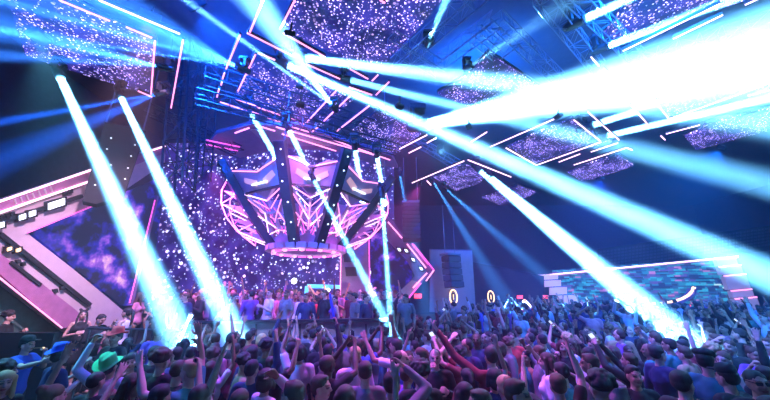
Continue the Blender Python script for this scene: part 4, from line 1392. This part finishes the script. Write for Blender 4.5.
def rnd(x, y, fl, zone, face=0, spread=35, bright=False, s=None):
    k = pick()
    male = (k % 3 != 1)
    hair = R.choice(['short', 'short', 'buzz', 'curly', 'short', 'receding']) if male else R.choice(['long', 'long', 'bob', 'bun', 'pony'])
    hcol = R.choices(['black', 'dark brown', 'brown', 'blonde'], [6, 5, 2, 1.6 if not male else .5])[0]
    cl = R.choices(['black', 'white', 'navy', 'grey', 'maroon', 'teal', 'rose', 'violet', 'tan', 'red', 'blue', 'dark green'], [9, 3.6 if bright else 2.2, 3, 3, 1, 1, 1.5 if bright else .6, 1, .7, .4, .6, .5])[0]
    sk = R.choices(['light', 'tan', 'brown', 'dark'], [6, 4, 2, .6])[0]
    sl = R.choice([0, .5, .5]) if not male else R.choice([.5, .5, 1])
    yaw = face + R.gauss(0, spread)
    rest.append(dict(x=x, y=y, fl=fl, zone=zone, k=k, male=male, hair=hair, hcol=hcol, cl=cl, sk=sk, sl=sl, yaw=yaw, s=s or R.uniform(.95, 1.05) * (1 if male else .95), skirt=(not male and R.random() < .5)))

def scatter(zone, xr, yr, step, fl, face=0, spread=35, bright=False, jitter=.16, maxn=999, mask=None, s=None):
    y = yr[0]; row = 0; n = 0
    while y < yr[1]:
        x0, x1 = xr(y) if callable(xr) else xr
        x = x0 + (row % 2) * step * .5
        while x < x1:
            px_, py_ = x + R.uniform(-jitter, jitter), y + R.uniform(-jitter, jitter)
            if (mask is None or mask(px_, py_)) and all((px_ - a) ** 2 + (py_ - b_) ** 2 > (step * .62) ** 2 for a, b_ in placed) and all((px_ - h[2].location.x) ** 2 + (py_ - h[2].location.y) ** 2 > .17 for h in H):
                f = face(px_, py_) if callable(face) else face
                rnd(px_, py_, fl(px_, py_) if callable(fl) else fl, zone, f, spread, bright, s)
                placed.append((px_, py_)); n += 1
                if n >= maxn: return
            x += step
        y += step * .92; row += 1

def towards(px_, py_, tx=-2.8, ty=11):
    return math.degrees(math.atan2(-(tx - px_), ty - py_))
FW = 1.30   # half width of view per metre of depth
# dance floor, near to far
scatter('near the camera', lambda y: (-.58 * y, FW * y), (3.05, 4.3), .50, 0, towards, 60)
scatter('mid dance floor', lambda y: (-.68 * y, FW * y), (4.35, 6.2), .52, 0, towards, 60)
scatter('before the booth', lambda y: (-3.9, .2), (6.3, 8.2), .54, 0, towards, 30)
scatter('right of the booth', lambda y: (.5, FW * y + .3), (6.3, 9.0), .60, 0, towards, 45)
scatter('behind the left railing', lambda y: (-6.0, -3.9), (7.0, 8.3), .52, 0, towards, 50)
scatter('on the stage', (-6.9, .7), (9.1, 10.5), .50, STG, 180, 60, True)
scatter('on the right terrace', lambda y: (2.5, FW * y), (9.6, 13.2), .72, .3, towards, 60, True)
scatter('by the grey panel', lambda y: (1.1, 2.4), (9.2, 12.0), .55, 0, 160, 60, True)

# the largest ones are individuals, those that show smallest are one mass
def size(p): return 1 / max(.5, p['y'])
rest.sort(key=lambda p: p['y'])
NIND = 300 - len(H)
vis = []
for p in rest:
    vis.append(p)
ind, far = vis[:NIND], vis[NIND:]
print('CROWD', len(H), len(rest), len(ind), len(far))
from collections import defaultdict
def lab(p):
    garm = 'dress' if p['skirt'] else 'top' if not p['male'] else 'shirt' if p['sl'] == 1 else 'T-shirt'
    return f"person, {HAIRN[p['hair']]} {p['hcol']} hair, {p['cl']} {garm}", p['zone']
groups = defaultdict(list)
for p in ind: groups[lab(p)].append(p)
NTH = ['leftmost', 'second from left', 'third from left', 'fourth from left', 'fifth from left', 'sixth from left', 'seventh from left', 'eighth from left', 'ninth from left', 'tenth from left', 'eleventh from left', 'twelfth from left']
for (l_, z_), ps in groups.items():
    ks = [p['k'] for p in ps]
    if len(set(ks)) == len(ks):
        for p in ps: p['label'] = f"{l_}, {PHR[p['k']]}, {z_}"
    else:
        ps.sort(key=lambda p: p['x'] / p['y'])
        for i, p in enumerate(ps): p['label'] = f"{l_}, {z_}, {NTH[min(i, 11)]}"
ZG = {'near the camera': 'crowd near the camera', 'mid dance floor': 'crowd in the middle of the dance floor', 'before the booth': 'crowd in front of the booth',
      'right of the booth': 'crowd right of the booth', 'behind the left railing': 'crowd behind the railing', 'on the stage': 'crowd on the stage',
      'on the right terrace': 'crowd on the raised terrace', 'by the grey panel': 'crowd beside the grey panel'}
nph = 0
for p in ind:
    aL, aR, hy, nd = PL[p['k']]
    placed_n = len(placed)
    b, P = person(Vector((p['x'], p['y'], p['fl'])), p['yaw'], p['s'], aL, aR, hy, nd, p['male'], p['sl'], p['hair'], p['hcol'], p['sk'], p['cl'], 'black', p['skirt'], label=p['label'], group=ZG[p['zone']])
    if p['k'] == 8:
        nph += 1
        held(b, P, 1, 'phone', None, None, 'phone of person with ' + p['label'].split(', ')[1] + ', ' + p['label'].split(', ')[2] + ', ' + p['zone'], 'phone')

# far crowd as one mass
dg = bpy.context.evaluated_depsgraph_get()
def low(me, ratio):
    o = bpy.data.objects.new('low', me); COL.objects.link(o)
    d = o.modifiers.new('d', 'DECIMATE'); d.ratio = ratio
    bpy.context.view_layer.update()
    dg = bpy.context.evaluated_depsgraph_get()
    r = bpy.data.meshes.new_from_object(o.evaluated_get(dg))
    bpy.data.objects.remove(o)
    return r
lowc = {}
def lowv(me, ratio):
    if me.name not in lowc:
        r = low(me, ratio)
        co = np.empty(len(r.vertices) * 3); r.vertices.foreach_get('co', co)
        r.calc_loop_triangles()
        tr = np.empty(len(r.loop_triangles) * 3, dtype=np.int32); r.loop_triangles.foreach_get('vertices', tr)
        lowc[me.name] = (co.reshape(-1, 3), tr.reshape(-1, 3))
    return lowc[me.name]
def add_far():
    V, T, C = [], [], []
    off = 0
    for p in far + extra_far:
        aL, aR, hy, nd = PL[p['k']]
        P = get_pose(aL, aR, hy, nd, p['male'])
        mt = Matrix.Translation((p['x'], p['y'], p['fl'])) @ Matrix.Rotation(math.radians(p['yaw']), 4, 'Z') @ Matrix.Scale(p['s'], 4)
        for me, ratio, col, q in ((P['body'], .04, SKINS[p['sk']], None), (get_shirt(P, p['sl']), .10, CCOL[p['cl']], None), (LEGS['trousers_m'], .10, CCOL['black'], None), (HAIR[p['hair']], .12, HCOL[p['hcol']], P['Q'])):
            co, tr = lowv(me, ratio)
            mm = np.array(mt @ q) if q is not None else np.array(mt)
            V.append(co @ mm[:3, :3].T + mm[:3, 3]); T.append(tr + off); off += len(co)
            C.append(np.tile((*col, 1.), (len(co), 1)))
    V = np.concatenate(V); T = np.concatenate(T); C = np.concatenate(C)
    me = bpy.data.meshes.new('far_crowd')
    me.vertices.add(len(V)); me.vertices.foreach_set('co', V.ravel())
    me.loops.add(T.size); me.loops.foreach_set('vertex_index', T.ravel())
    me.polygons.add(len(T)); me.polygons.foreach_set('loop_start', np.arange(0, T.size, 3)); me.polygons.foreach_set('loop_total', np.full(len(T), 3))
    me.update(calc_edges=True)
    a = me.color_attributes.new('col', 'FLOAT_COLOR', 'POINT'); a.data.foreach_set('color', C.ravel())
    me.materials.append(M['far'])
    o = bpy.data.objects.new('crowd', me); COL.objects.link(o)
    tag(o, 'dense mass of tiny people filling the far end of the hall', 'crowd', None, 'stuff')
    print('FAR', len(far) + len(extra_far), len(V))
extra_far = []
_keep = rest; rest = extra_far
scatter('far', lambda y: (2.6, FW * y), (13.4, 19.2), .80, .3, 0, 90, True, mask=lambda x, y: (Vector((x, y, 0)) - FP.p).dot(FP.n) > 1.6 and not (y > 13.6 and x < 4.6))
scatter('far', (-7.6, .7), (10.7, 13.1), .62, STG, 180, 60, True)
rest = _keep
add_far()
